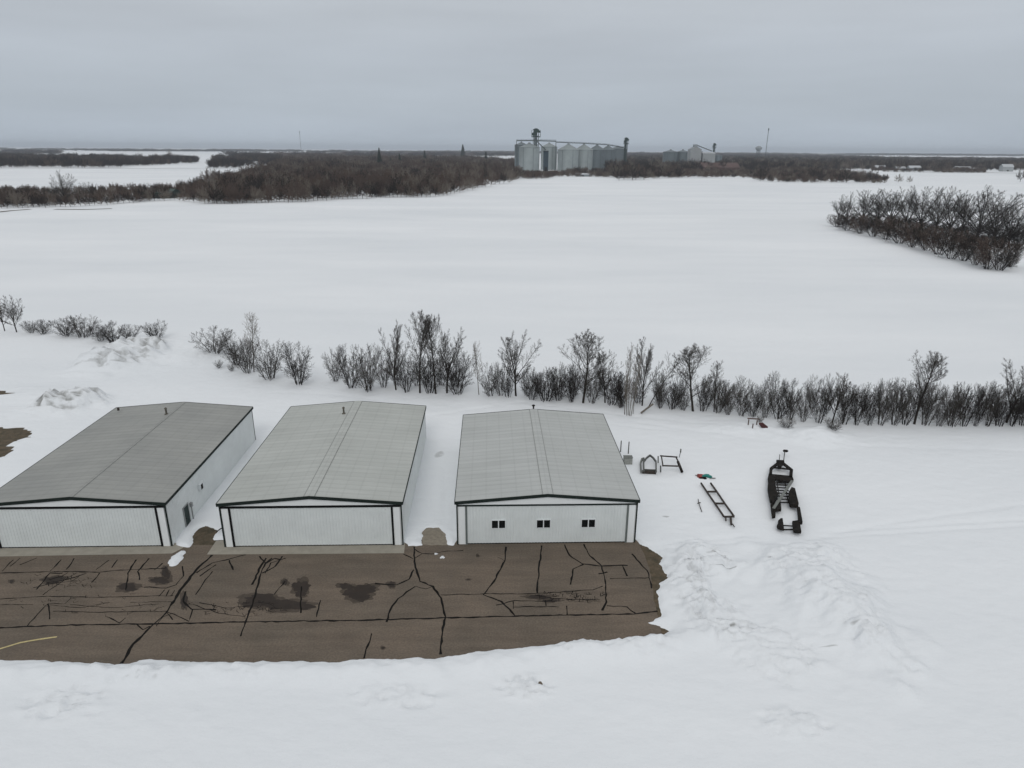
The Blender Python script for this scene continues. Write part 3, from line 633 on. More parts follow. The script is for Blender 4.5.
def gen_tree(seed, style, H=1.0, twig=.012, width=1.0):
    p = STY[style]; rn = random.Random(seed); thick = []; thin = []
    nl = len(p['n']); forked = p['top'] < .9; ea, ec, eb = (q*H for q in p['ell'])
    def reach(pos, d):
        P = Vector((pos.x/ea, pos.y/ea, (pos.z-ec)/eb)); D = Vector((d.x/ea, d.y/ea, d.z/eb))
        A, B, C = D.dot(D), 2*P.dot(D), P.dot(P)-1; q = B*B-4*A*C
        if q <= 0: return 0.0
        return max(0.0, (-B+math.sqrt(q))/(2*A))
    def grow(pos, d, L, r, lev, segs):
        pts = [pos]; rr = [r]; cur = Vector(d).normalized(); rend = .25 if not (forked and lev == 0) else .75
        for i in range(segs):
            w_ = .035 if lev == 0 else .07
            cur = (cur + Vector((rn.gauss(0, w_), rn.gauss(0, w_), rn.gauss(0, w_*.5) + (p['up']/segs if lev else 0)))).normalized()
            pts.append(pts[-1] + cur*(L/segs)); rr.append(max(twig*.5, r*(1-(i+1)/segs*(1-rend))))
        tgt = thick if lev <= 1 else thin
        for i in range(segs): tgt.append((*pts[i], *pts[i+1], rr[i], rr[i+1]))
        if lev >= nl: return
        n = p['n'][lev]; az0 = rn.uniform(0, 6.28)
        if lev == 1: n = max(3, round(n*min(1, L/(.20*H))))
        for k in range(n):
            lo = p['lo']/p['top'] if lev == 0 else (.22 if lev == 1 else .12)
            if lev == 0 and forked: lo = .45
            f = min(.999, lo + (1-lo)*((k+rn.random())/n)**(.8 if lev == 0 and p['top'] > .9 and p['stems'] == 1 else 1)*(.93 if lev == 0 and p['stems'] == 1 and not forked else 1)); i = int(f*segs); q = f*segs-i
            bp = pts[i].lerp(pts[i+1], q); br = rr[i]*(1-q)+rr[i+1]*q; bd = (pts[i+1]-pts[i]).normalized()
            az = az0 + k*2.399 + rn.uniform(-.5, .5)
            e1 = bd.cross(Vector((1, 0, 0)) if abs(bd.x) < .8 else Vector((0, 1, 0))).normalized(); e2 = bd.cross(e1)
            side = e1*math.cos(az) + e2*math.sin(az)
            an = R(p['sp'][lev]*rn.uniform(.65, 1.25))
            if lev == 0: an *= (1.25-.65*f) if not forked else (1.35 - 1.15*(k/n))
            nd = bd*math.cos(an) + side*math.sin(an)
            if lev == 0 and forked: env = .8+.2*f
            elif lev == 0: env = 1.0 if p['stems'] == 1 else 1-.3*f
            else: env = 1-.62*f
            base = H if (lev == 0 and p['stems'] == 1) else L
            rc_ = reach(bp, nd); Lx = base*p['lr'][lev]*rn.uniform(.75, 1.15)*env
            if lev == 0 and p['stems'] == 1: Lx = min(Lx, rc_*rn.uniform(.78, 1.0)) if rc_ > 0 else Lx*.3
            else: Lx = min(Lx, rc_*rn.uniform(.85, 1.1)+.02*H)
            grow(bp, nd, max(Lx, .015*H), max(twig*.5, br*(.55 if lev else (.5 if forked else .42))), lev+1, 4 if lev == 0 else (3 if lev == 1 else 2))
    for s_ in range(p['stems']):
        if p['stems'] == 1: d = Vector((rn.gauss(0, p['lean']), rn.gauss(0, p['lean']), 1)); o = Vector((0, 0, -.15)); l = H*p['top']*.95
        else:
            a = s_*2.4+rn.uniform(-.4, .4); e = p['lean']*rn.uniform(.1, 1.3)
            d = Vector((math.cos(a)*e, math.sin(a)*e, 1)); o = Vector((math.cos(a)*.10*H*rn.random(), math.sin(a)*.10*H*rn.random(), -.15)); l = max(.3*H, reach(Vector((o.x, o.y, .03*H)), d.normalized())*rn.uniform(.8, 1.0))
        grow(o, d, l, H*p['r0']*(1 if p['stems'] == 1 else rn.uniform(.6, 1.1)), 0, 6)
    T = np.array(thick); U = np.array(thin) if thin else np.zeros((0, 8))
    zt = np.percentile(np.concatenate([T, U])[:, 5], 99.7); k = H/zt
    for A_ in (T, U):
        A_[:, [2, 5]] *= k; A_[:, [0, 1, 3, 4]] *= width
    return T, U
PROTO = {}
def proto(style, seed, H, twig, mats, width=1.0):
    key = (style, seed, mats)
    if key not in PROTO:
        T, U = gen_tree(seed, style, H, twig, width)
        V, F = tubes(T, 5); a = np_mesh('trunk', V, F, M[mats[0]], True)
        V, F = tubes(U, 3); b = np_mesh('crown', V, F, M[mats[1]], False)
        al = np.concatenate([T, U]); ww = np.percentile(np.abs(al[:, 3]), 97)*2
        PROTO[key] = (a, b, H, ww)
    return PROTO[key]
def place_tree(name, cat, label, group, px, py, topy, wpx, style, var, mats, rz=None, lean=0):
    x, y, _ = G(px, py); h = HGT(px, py, topy); H0 = {'tall': 11, 'vase': 10, 'round': 12, 'sapling': 8, 'clump': 10, 'shrub': 5, 'thicket': 5, 'oakfar': 16, 'shrubfar': 9}[style]
    far = 'far' in style
    a, b, H, ww = proto(style, 100+var, H0, (.030 if y > 200 else .014), mats)
    s = h/H; wx = max(.55, min(1.8, wpx*MPP(px, py)/(ww*s)))
    rn = random.Random(int(px*7+py*3+var)); rz = rn.uniform(0, 6.28) if rz is None else rz
    r = empty(name, (x, y, zg(x, y)-.02), rz); r.scale = (s*wx, s*wx, s)
    if lean: r.rotation_euler = (0, lean, 0)
    tag(r, label, cat, group)
    t = link('trunk', a, r); c = link('crown', b, r)
    return r
DK = ('bark_dark', 'twig_dark'); MD = ('bark', 'twig'); LT = ('bark_light', 'twig_light')
def ordn(n):
    if n < 20: return ORD[n]
    t = ['twenty', 'thirty', 'forty', 'fifty', 'sixty', 'seventy', 'eighty', 'ninety'][(n+1)//10-2]; u = (n+1) % 10
    return t+'-'+ORD[u-1] if u else {'twenty': 'twentieth'}.get(t, t[:-1]+'ieth')
ORD = ['first', 'second', 'third', 'fourth', 'fifth', 'sixth', 'seventh', 'eighth', 'ninth', 'tenth', 'eleventh', 'twelfth', 'thirteenth', 'fourteenth', 'fifteenth', 'sixteenth', 'seventeenth', 'eighteenth', 'nineteenth', 'twentieth', 'twenty-first', 'twenty-second', 'twenty-third', 'twenty-fourth', 'twenty-fifth', 'twenty-sixth', 'twenty-seventh', 'twenty-eighth', 'twenty-ninth', 'thirtieth']
gT, gS = 'tall bare trees in the hedgerow', 'leafless shrubs in the hedgerow'
TREES = [
 (5, 332, 297, 16, 'vase', 1, MD, 'bare upright tree cut by the left edge of the photo'),
 (17, 333, 296, 20, 'vase', 2, MD, 'bare forked tree beside the left photo edge, right one of the pair'),
 (254, 373, 314, 20, 'sapling', 1, LT, 'slender pale tree rising above the shrubs behind the left hangar gap'),
 (396, 391, 322, 30, 'vase', 3, MD, 'bare tree with fan-shaped crown, leftmost of the tall stand behind the middle hangar'),
 (420, 394, 311, 30, 'tall', 1, MD, 'tallest tree of the stand behind the middle hangar'),
 (436, 395, 316, 28, 'tall', 2, MD, 'tall bare tree just right of the tallest in its stand'),
 (447, 394, 330, 34, 'vase', 4, MD, 'rightmost tall tree of the stand behind the middle hangar'),
 (479, 396, 343, 12, 'sapling', 2, LT, 'thin whip-like sapling between two tree stands'),
 (516, 397, 331, 34, 'vase', 5, MD, 'V-shaped bare tree alone above the shrubs behind the right hangar'),
 (583, 404, 332, 40, 'tall', 3, MD, 'broad bare tree with strong central trunk behind the right hangar'),
 (605, 404, 352, 26, 'tall', 4, MD, 'smaller bare tree close right of the broad central-trunk tree'),
 (642, 407, 341, 30, 'vase', 6, MD, 'round-topped bare tree between clump and leaning tree'),
 (693, 412, 345, 38, 'tall', 5, MD, 'wide bare tree left of the rusty frame by the hedgerow'),
 (714, 413, 362, 18, 'sapling', 3, MD, 'narrow bare tree at right side of the wide tree'),
 (832, 424, 374, 26, 'vase', 7, MD, 'bushy tree standing slightly above the right part of the hedgerow'),
 (914, 425, 351, 36, 'tall', 6, MD, 'tallest bare tree in the right part of the hedgerow'),
 (1006, 424, 362, 34, 'vase', 8, MD, 'bare tree with wide-open limbs near the right photo edge'),
]
for (px, py, ty, wp, sty, v, mt, lb) in TREES: place_tree('bare_tree', 'tree', lb, gT, px, py, ty, wp, sty, v, mt)
place_tree('bare_tree', 'tree', 'multi-stemmed tan clump standing forward of the hedgerow beside the right hangar', gT, 628, 416, 345, 22, 'clump', 1, LT)
# leaning tree
lt = place_tree('bare_tree', 'tree', 'slim tree leaning right over a fallen log', gT, 648, 409, 352, 22, 'sapling', 4, MD, lean=.30)
lg = MB(); a = G(641, 413, .35); b = G(653, 404, 1.5); lg.bar(a, b, .28, .28, 8)
tag(lg.build('fallen_log', M['bark_light']), 'pale fallen log leaning in the snow under the leaning tree', 'log')
SHR = [ # px, base, top, width, style
 ('left', [(32,334,321,14),(44,335,320,14),(66,337,319,22),(84,338,314,26),(102,342,325,18),(114,343,322,22),(131,341,325,20),(156,340,321,26)]),
 ('mid-left', [(216,356,331,34),(237,366,336,26),(248,374,338,22),(270,380,338,30),(299,385,343,30)]),
 ('middle', [(336,382,348,20),(351,389,346,28),(368,392,346,28),(384,388,348,18),(407,393,355,20),(430,394,358,20),(458,395,352,26),(490,397,365,18),(500,397,362,18),(508,398,368,14)]),
 ('behind', [(532,401,370,18),(546,402,368,26),(558,402,372,16),(571,403,366,22),(592,404,362,22),(612,406,372,22),(622,407,376,16)]),
 ('right', [(660,409,382,16),(672,410,384,16),(683,411,384,16),(703,412,378,18),(718,414,380,18),(728,416,384,16),(741,417,388,16),(752,418,392,16),(764,419,388,16),(778,420,388,20),(790,421,392,14),(803,423,387,18),(818,424,384,18),(843,425,384,18),
    (856,426,388,18),(868,426,384,18),(880,426,384,20),(893,426,380,20),(905,426,384,18),(925,426,382,20),(938,427,388,20),(951,427,384,20),(963,427,384,18),(975,427,388,18),(987,427,384,18),(998,427,386,18),(1011,427,386,20),(1022,427,384,18),(1034,427,386,18),(1048,428,384,18)]),
]
WH = {'left': 'in the short hedgerow at far left', 'mid-left': 'in the clump beyond the two left hangars', 'middle': 'in the hedgerow beyond the middle hangar', 'behind': 'in the hedgerow beyond the right hangar', 'right': 'in the hedgerow right of the leaning tree'}
for sec, L_ in SHR:
    n = 0
    for (px, py, ty, wp) in L_:
        sty = ('shrub', 'thicket')[(n*7+px) % 2] if sec != 'right' else ('thicket', 'thicket', 'shrub')[n % 3]
        place_tree('bare_shrub', 'shrub', 'leafless shrub, %s from left %s' % (ordn(n), WH[sec]), gS, px, py, ty, wp*1.15, sty, n % 4, DK if (n*5+px) % 3 else MD)
        n += 1
# back row of the hedgerow fills it out
rb = random.Random(8); n = 0
for px in list(range(640, 1050, 17)):
    if 690 < px < 700: continue
    n += 1; bx_ = px+rb.uniform(-4, 4); by_ = 402+ (px-640)*.045 + rb.uniform(-1, 2)
    place_tree('bare_shrub', 'shrub', 'leafless shrub, %s from left in the hedgerow rear row right of the leaning tree' % ordn(n-1), 'rear row of hedgerow shrubs', bx_, by_, by_-rb.uniform(26, 36), 19, 'thicket', n % 4, DK if n % 2 else MD)
nA = n
for px in list(range(398, 470, 15)) + list(range(528, 632, 15)):
    n += 1; bx_ = px+rb.uniform(-4, 4); by_ = (387 if px < 480 else 396) + rb.uniform(-1, 2)
    place_tree('bare_shrub', 'shrub', 'leafless shrub, %s from left in the rear row behind the tall trees' % ordn(n-1-nA), 'rear row shrubs under tall trees', bx_, by_, by_-rb.uniform(24, 34), 17, 'thicket', n % 4, DK if n % 2 else MD)
# small scrub poking through snow
ss = 0
for (px, py, ty, wp, lb) in [(219,369,361,9,'small twiggy scrub on the slope left of the hedgerow clump'),(232,372,364,8,'second small scrub down the slope beside the hedgerow clump'),(786,430,420,14,'low pale scrub in front of the rusty frame side of the hedgerow'),(833,436,424,20,'pale twiggy scrub on the snow bank before the hedgerow'),
        (760,424,417,8,'tiny scrub beside the rusty frame'),(620,409,396,10,'low scrub at left foot of the tan multi-stemmed clump')]:
    place_tree('bare_scrub', 'shrub', lb, 'small scrub poking through snow', px, py, ty, wp, 'shrub', ss % 4, MD); ss += 1

# ------------------------------------------------------------------ grove in the field at right
GR = [(838,221,204,14),(846,226,196,20),(862,225,194,30),(876,228,196,30),(890,229,192,34),(905,231,194,34),(919,233,190,36),(934,236,191,36),(948,238,196,30),(975,243,190,58),(960,240,198,34),(993,246,196,44),(1008,247,206,30)]
for i, (px, py, ty, wp) in enumerate(GR):
    ty -= 3; wp *= 1.15
    place_tree('bare_tree', 'tree', ('broad round-crowned bare tree, %s from the left in the grove in the field' % ORD[i]) if i != 9 else 'largest fan-crowned bare tree near the right end of the field grove', 'bare trees of the grove in the snowy field', px, py, ty, wp, 'oakfar', i % 4, MD if i % 3 else DK)
GS = [(836,228,214,16),(847,232,213,22),(860,235,213,24),(873,238,214,26),(886,241,216,26),(899,245,219,28),(912,249,221,28),(925,252,224,28),(938,256,226,28),(951,260,228,28),(963,262,230,26),(975,266,234,26),(987,270,236,28),(999,271,236,28),(1010,268,240,24),(1016,240,222,26),(1026,240,222,26)]
for i, (px, py, ty, wp) in enumerate(GS):
    ty += 2
    place_tree('bare_shrub', 'shrub', 'brown leafless bush, %s from the left along the near edge of the field grove' % ORD[i], 'brown bushes fronting the field grove', px, py, ty, wp*1.1, 'shrubfar', i % 4, DK if i % 2 else ('bark_dark', 'wood_a'))
GS2 = [(850,226,212,26),(868,230,212,26),(884,233,214,28),(902,237,216,30),(918,240,218,30),(934,244,220,30),(950,247,222,30),(966,250,224,30),(984,250,222,34),(1000,249,222,30),(1018,250,228,26)]
for i, (px, py, ty, wp) in enumerate(GS2):
    ty += 2
    place_tree('bare_shrub', 'shrub', 'dark understorey bush among trunks of the field grove, %s from left' % ordn(i), 'understorey bushes of the field grove', px, py, ty, wp*1.1, 'shrubfar', (i+1) % 4, DK)

# ------------------------------------------------------------------ far woods
def mass_mesh(name, seed, Hh, m, style='mass', twig=.10):
    T, U = gen_tree(seed, style, Hh, twig); V1, F1 = tubes(np.concatenate([T, U]) if len(U) else T, 3)
    return np_mesh(name, V1, F1, M[m])
WT = [mass_mesh('wood_tree', 300+i, 13, ('wood_a', 'wood_b', 'wood_c', 'wood_a')[i], 'mass', .14) for i in range(4)]
def spruce_mesh():
    mb = MB(); rn = random.Random(5); mb.lathe([(.25, -.2), (.2, 3), (.05, 15)], 6)
    for k in range(60):
        z = 1.2 + 13.5*(k/60)**.9; L_ = 4.6*(1-z/15.5)+.4
        for q in range(9):
            a = k*1.3 + q*.7+rn.uniform(-.2, .2); l = L_*rn.uniform(.7, 1.1)
            c, s = math.cos(a), math.sin(a); w_ = .28*l+.1
            l *= rn.choice((1, 1, .6, 1.25)); mb.add([(0, 0, z+.25), (c*l*.6-s*w_, s*l*.6+c*w_, z-.25*l*.5), (c*l, s*l, z-.3*l), (c*l*.6+s*w_, s*l*.6-c*w_, z-.25*l*.5)], [(0,1,2,3)])
    me = bpy.data.meshes.new('spruce_tree'); me.from_pydata(mb.v, [], mb.f); me.materials.append(M['needle']); return me
SPR = spruce_mesh()
def simple_tree(name, me, Hm, px, py, topy, label, group, cat='tree', wk=1.0):
    x, y, _ = G(px, py); h = HGT(px, py, topy); s = h/Hm
    o = link(name, me); o.location = (x, y, zg(x, y)-.1); o.scale = (s*wk, s*wk, s); o.rotation_euler = (0, 0, (px*37.7) % 6.28)
    tag(o, label, cat, group); return o
rim = random.Random(12)
WEDGE = [(0,208),(60,207),(120,204),(170,200),(205,204),(250,203),(300,202),(350,199),(400,198),(440,196),(470,190),(490,186),(505,183),(520,181)]
def edge_y(px):
    for (a, b) in zip(WEDGE, WEDGE[1:]):
        if a[0] <= px <= b[0]: return a[1] + (b[1]-a[1])*(px-a[0])/(b[0]-a[0])
    return WEDGE[-1][1]
srcs = []; nw = 0; nr = 0
px = 205
while px < 515:
    py = edge_y(px)+rim.uniform(-.6, .8); hpx = rim.uniform(13, 21)*(1 - .35*(px-205)/310)
    nw += 1; o = simple_tree('wood_tree', WT[rim.choice((0, 0, 1, 2))], 13, px, py, py-hpx, 'bare tree, %s from left along the near edge of the wide wood' % ordn(nw-1), 'trees along the near edge of the wide wood')
    px += rim.uniform(3.0, 5.5)
px = 2
while px < 205:
    py = edge_y(px)+rim.uniform(-.8, .6); hpx = rim.uniform(8, 13)
    nr += 1; simple_tree('roadside_tree', WT[rim.choice((2, 1, 2, 0))], 13, px, py, py-hpx, 'low dark bare tree, %s from left in the belt along the far left road' % ordn(nr-1), 'trees of the left roadside belt'); px += rim.uniform(4, 6.5)
place_tree('bare_tree', 'tree', 'large solitary fan-shaped bare tree rising above the left roadside belt', 'lone landmark trees', 65, 203, 170, 30, 'oakfar', 1, MD)
simple_tree('bare_tree', WT[1], 13, 170, 157, 150, 'tiny lone tree on the distant snowfield at left', 'lone landmark trees')
place_tree('bare_tree', 'tree', 'mid-sized bare tree just right of the solitary fan-shaped tree', 'lone landmark trees', 90, 201, 182, 20, 'oakfar', 2, MD)
for (px, py, ty, wk, lb) in [(380,168,147,.7,'tall dark spruce sticking out of the middle of the wood'),(463,160,144,1.0,'dark pointed spruce on the skyline left of the grain bins'),(391,168,157,.9,'short spruce right of the tall one in the wood'),(425,164,150,.8,'small spruce on the skyline between the two tall spruces'),(486,163,151,.9,'spruce close left of the grain bins on the skyline'),(400,166,153,.9,'second short spruce right of the tall one')]:
    simple_tree('spruce_tree', SPR, 15, px, py, ty, lb, 'spruces in the wood', wk=wk)

# scattered masses -> one stuff object per wood, instanced with geometry nodes from the real trees' meshes
src_objs = {}
for i in range(4):
    for o in COL.objects:
        if o.type == 'MESH' and o.data == WT[i] and i not in src_objs: src_objs[i] = o
GEN = WT[:4]
def forest(name, label, polys, dens, hmul, seed, wide=1.0, clump=(90, .16), pick=(0, 0, 1, 2, 3)):
    rn = np.random.RandomState(seed); P = []; Sx = []
    for poly in polys:
        W_ = np.array([G(*p)[:2] for p in poly]); x0, y0 = W_.min(0); x1, y1 = W_.max(0)
        n = int((x1-x0)*(y1-y0)*dens); n = min(n, 400000)
        xx = rn.uniform(x0, x1, n); yy = rn.uniform(y0, y1, n); s = poly_sd(xx, yy, W_)
        kn = vnoise(xx/clump[0], yy/clump[0], seed) > clump[1]
        k = (s > 0) & kn; P.append(np.stack([xx[k], yy[k]], 1))
    P = np.concatenate(P); n = len(P); z = np.array([zg(a, b)-.3 for a, b in P])
    me = bpy.data.meshes.new(name); me.vertices.add(n); me.vertices.foreach_set('co', np.column_stack([P, z]).astype(np.float32).ravel())
    sc_ = rn.uniform(.7, 1.2, n)*hmul*(.62+.8*vnoise(P[:, 0]/55, P[:, 1]/55, seed+5)); S3 = np.stack([sc_*wide, sc_*wide, sc_], 1).astype(np.float32)
    a = me.attributes.new('scl', 'FLOAT_VECTOR', 'POINT'); a.data.foreach_set('vector', S3.ravel())
    a = me.attributes.new('rz', 'FLOAT', 'POINT'); a.data.foreach_set('value', rn.uniform(0, 6.28, n).astype(np.float32))
    a = me.attributes.new('pick', 'INT', 'POINT'); a.data.foreach_set('value', rn.choice(list(pick), n).astype(np.int32))
    o = link(name, me); tag(o, label, 'woodland', None, 'stuff')
    g = bpy.data.node_groups.new(name+'_scatter', 'GeometryNodeTree')
    g.interface.new_socket('Geometry', in_out='INPUT', socket_type='NodeSocketGeometry'); g.interface.new_socket('Geometry', in_out='OUTPUT', socket_type='NodeSocketGeometry')
    gi = g.nodes.new('NodeGroupInput'); go = g.nodes.new('NodeGroupOutput'); jn = g.nodes.new('GeometryNodeJoinGeometry')
    def attr(nm, ty):
        q = g.nodes.new('GeometryNodeInputNamedAttribute'); q.data_type = ty; q.inputs['Name'].default_value = nm; return q
    sa = attr('scl', 'FLOAT_VECTOR'); ra = attr('rz', 'FLOAT'); pa = attr('pick', 'INT')
    cx = g.nodes.new('ShaderNodeCombineXYZ'); g.links.new(ra.outputs['Attribute'], cx.inputs['Z'])
    for i in range(4):
        oi = g.nodes.new('GeometryNodeObjectInfo'); oi.transform_space = 'ORIGINAL'; oi.inputs['Object'].default_value = src_objs[i if i in src_objs else 0]
        tr = g.nodes.new('GeometryNodeTransform'); 
        cmp = g.nodes.new('FunctionNodeCompare'); cmp.data_type = 'INT'; cmp.operation = 'EQUAL'; cmp.inputs['B'].default_value = 0
        g.links.new(pa.outputs['Attribute'], [s_ for s_ in cmp.inputs if s_.name == 'A' and s_.type == 'INT'][0])
        [s_ for s_ in cmp.inputs if s_.name == 'B' and s_.type == 'INT'][0].default_value = i
        ip = g.nodes.new('GeometryNodeInstanceOnPoints'); g.links.new(gi.outputs[0], ip.inputs['Points']); g.links.new(cmp.outputs['Result'], ip.inputs['Selection'])
        g.links.new(oi.outputs['Geometry'], ip.inputs['Instance']); g.links.new(cx.outputs[0], ip.inputs['Rotation']); g.links.new(sa.outputs['Attribute'], ip.inputs['Scale'])
        g.links.new(ip.outputs[0], jn.inputs[0])
    g.links.new(jn.outputs[0], go.inputs[0])
    md = o.modifiers.new('scatter', 'NODES'); md.node_group = g
    print(name, n)
    return o
forest('far_wood', 'wide brown leafless wood beyond the snowfield, left of the grain bins', [[(175,192),(208,205),(250,204),(300,201),(350,198),(400,197),(440,195),(470,189),(500,183),(520,179),(520,164),(470,160),(400,159),(300,158.5),(284,161),(262,172),(235,181)]], 1/75, 1.0, 1)
forest('roadside_belt', 'low dark scrub belt along the road at the far left', [[(-60,209),(0,208),(60,206),(120,204),(170,199),(205,200),(205,194),(120,192),(50,193),(-60,194)]], 1/40, .62, 2)
forest('distant_wood', 'dark distant wood across the left snowfield', [[(-80,168),(40,168),(110,168),(165,165),(198,163),(198,160),(60,159),(-80,158)], [(208,169),(280,167),(282,159),(215,160)]], 1/170, 1.1, 3, pick=(2, 2, 2, 0))
forest('distant_wood', 'wooded strip along the skyline right of the grain bins', [[(618,181),(680,178),(700,173),(745,172),(800,172),(850,170.6),(1040,171.4),(1100,171),(1100,162),(900,159.5),(800,156.5),(700,156),(600,156),(606,170)]], 1/190, 1.1, 4, pick=(2, 2, 2, 0, 1))
forest('field_edge_scrub', 'grey brown scrub at the field edge right of the grain bins', [[(512,180),(512,176),(528,180),(560,178),(640,178),(700,178),(740,178),(770,182),(810,183),(850,183),(885,184),(888,179),(840,173),(745,168),(640,173),(528,174)], [(872,172),(905,172.6),(930,172.4),(948,173),(985,173.2),(985,171),(872,170)]], 1/75, .62, 5)
forest('skyline_trees', 'faint blue-grey tree lines on the horizon', [[(-200,154.2),(60,154.2),(60,152.3),(-200,151.5)], [(110,151.6),(260,151.6),(260,150.6),(110,150.6)], [(225,158),(520,156.5),(520,154.5),(225,155.5)], [(330,153.5),(560,154),(560,152.5),(330,152.2)],
    [(560,155.5),(800,156.5),(800,154.8),(560,154.2)], [(880,154.8),(1200,156.6),(1200,155.8),(880,154.2)], [(-300,149.2),(300,152.0),(300,151.2),(-300,147.8)], [(300,152.6),(800,155),(1300,158.2),(1300,157.4),(800,154.2),(300,152)]], 1/3000, 1.3, 6, wide=3.2, clump=(700, .42), pick=(2, 2, 0))
# individually visible shrubs at field edge, right
for i, (px, py, ty, wk, lb) in enumerate([(898,183,174,1.2,'small round shrub alone at the end of the far field-edge scrub'),(909,183,176,1.1,'low shrub just right of the small round one on the far snowfield'),(1020,182,168,.9,'dark tree at the right photo edge on the far snowfield'),(760,181,166,1.3,'dark bushy tree at left end of the right field-edge scrub'),(815,182,166,1.3,'dark bushy tree in the middle of the right field-edge scrub'),(846,183,168,1.2,'bushy tree near right end of the right field-edge scrub'),(872,183,170,1.3,'low bushy tree at right end of the right field-edge scrub')]):
    simple_tree('bare_tree', WT[2 if i > 1 else 1], 13, px, py, ty, lb, 'trees on the far field edge', wk=wk)

# ------------------------------------------------------------------ far roads and fence lines
def strip(name, pts, w_, z, m):
    mb = MB(); ribbon(mb, [G(*p)[:2] for p in pts], w_, z, 0, .1)
    mb.v = [(v[0], v[1], zg(v[0], v[1])+z) for v in mb.v]
    return tag(mb.build(name, m), kind='structure')
M['road'] = mat('distant_road', (.16, .15, .14), .9, noise=(.05, .4))
def strip2(name, pts, w_, z, m):
    P = [Vector(G(*p)[:2]) for p in pts]; mb = MB(); Q = []
    for a, b in zip(P, P[1:]):
        n = max(1, int((b-a).length/8)); Q += [a.lerp(b, i/n) for i in range(n)]
    Q.append(P[-1]); L_ = []; R_ = []
    for i, q in enumerate(Q):
        t = (Q[min(i+1, len(Q)-1)]-Q[max(i-1, 0)]).normalized(); nn = Vector((-t.y, t.x))*w_/2
        for lst, pp in ((L_, q+nn), (R_, q-nn)): lst.append((pp.x, pp.y, zg(pp.x, pp.y)+z))
    m_ = len(Q); mb.add(L_+R_, [(m_+i, m_+i+1, i+1, i) for i in range(m_-1)])
    return tag(mb.build(name, m), kind='structure')
strip2('far_road', [(885,171.6),(950,172.4),(1012,173.4),(1100,175)], 14, .35, M['road'])
strip2('far_road', [(-60,168.6),(100,168.4),(280,169)], 7, .35, M['road'])
strip2('field_track', [(-30,216),(12,211),(30,209.5)], 3.5, .12, M['dirt']); strip2('field_track', [(55,209.4),(85,209.8),(112,209)], 3.5, .12, M['dirt'])

# ------------------------------------------------------------------ grain elevator
M['bin'] = mat('galvanised_bin', (.31, .35, .355), .55, .25, .4, noise=(.05, .25), wave=('Z', 2.4, .5, .3))
M['binroof'] = mat('bin_roof', (.24, .275, .28), .55, .25, .4, noise=(.05, .2))
M['bin_dark'] = mat('weathered_bin', (.14, .17, .185), .6, .2, .4, noise=(.05, .25), wave=('Z', 2.4, .5, .3))
M['legsteel'] = mat('dark_green_elevator_leg', (.02, .045, .04), .6, noise=(.5, .4))
M['catwalk'] = mat('catwalk_steel', (.075, .095, .095), .6, noise=(.5, .3))
def grain_bin(px0, px1, pyb, eave, peak, label, m='bin', group='steel grain bins'):
    cx = (px0+px1)/2; x, y, _ = G(cx, pyb); rad = (px1-px0)/2*MPP(cx, pyb); y += rad
    he = HGT(cx, pyb, eave); hp = HGT(cx, pyb, peak)
    r = empty('grain_bin', (x, y, 0)); tag(r, label, 'grain bin', group)
    MB().lathe([(rad, -1), (rad, he)], 36).build('bin_wall', M[m], r, smooth=False)
    rf = MB().lathe([(rad*1.02, he), (rad*1.02, he+.4), (rad*.12, hp-1.2), (rad*.12, hp), (rad*.02, hp+.4)], 36).build('bin_roof', M['binroof' if m == 'bin' else m], r)
    lad = MB()
    for a in (-2.2, -1.2): lad.bar((rad*1.015*math.cos(a), rad*1.015*math.sin(a), 0), (rad*1.015*math.cos(a), rad*1.015*math.sin(a), he), 0.4, .4)
    lad.build('ladder', M['catwalk'], r)
    return r, x, y, hp
bins = []
for q in [(514.5,528,171,145,141.5,'narrow sliver of a grain bin at the far left behind the front bin','bin_dark'),(519,539.5,172,147.5,142.5,'pale grain bin at the left end, in front of the elevator leg','bin'),
          (541,557,170,147,142.5,'pale grain bin just right of the dark elevator leg','bin'),(558,579,171,150,143.5,'wide grain bin with tall cone, left of the middle of the row','bin'),
          (575,593,170.5,150,143.8,'grain bin in the middle of the row, overlapped by its wide left neighbour','bin'),(589,605,170,150,144.4,'grain bin right of the middle one in the row','bin_dark'),
          (601,615,169.5,150,145,'grain bin second from the right end of the row','bin_dark'),(609,627,169,149,146,'dark bin at the right end of the row by the slim leg','bin_dark')]:
    bins.append(grain_bin(*q))
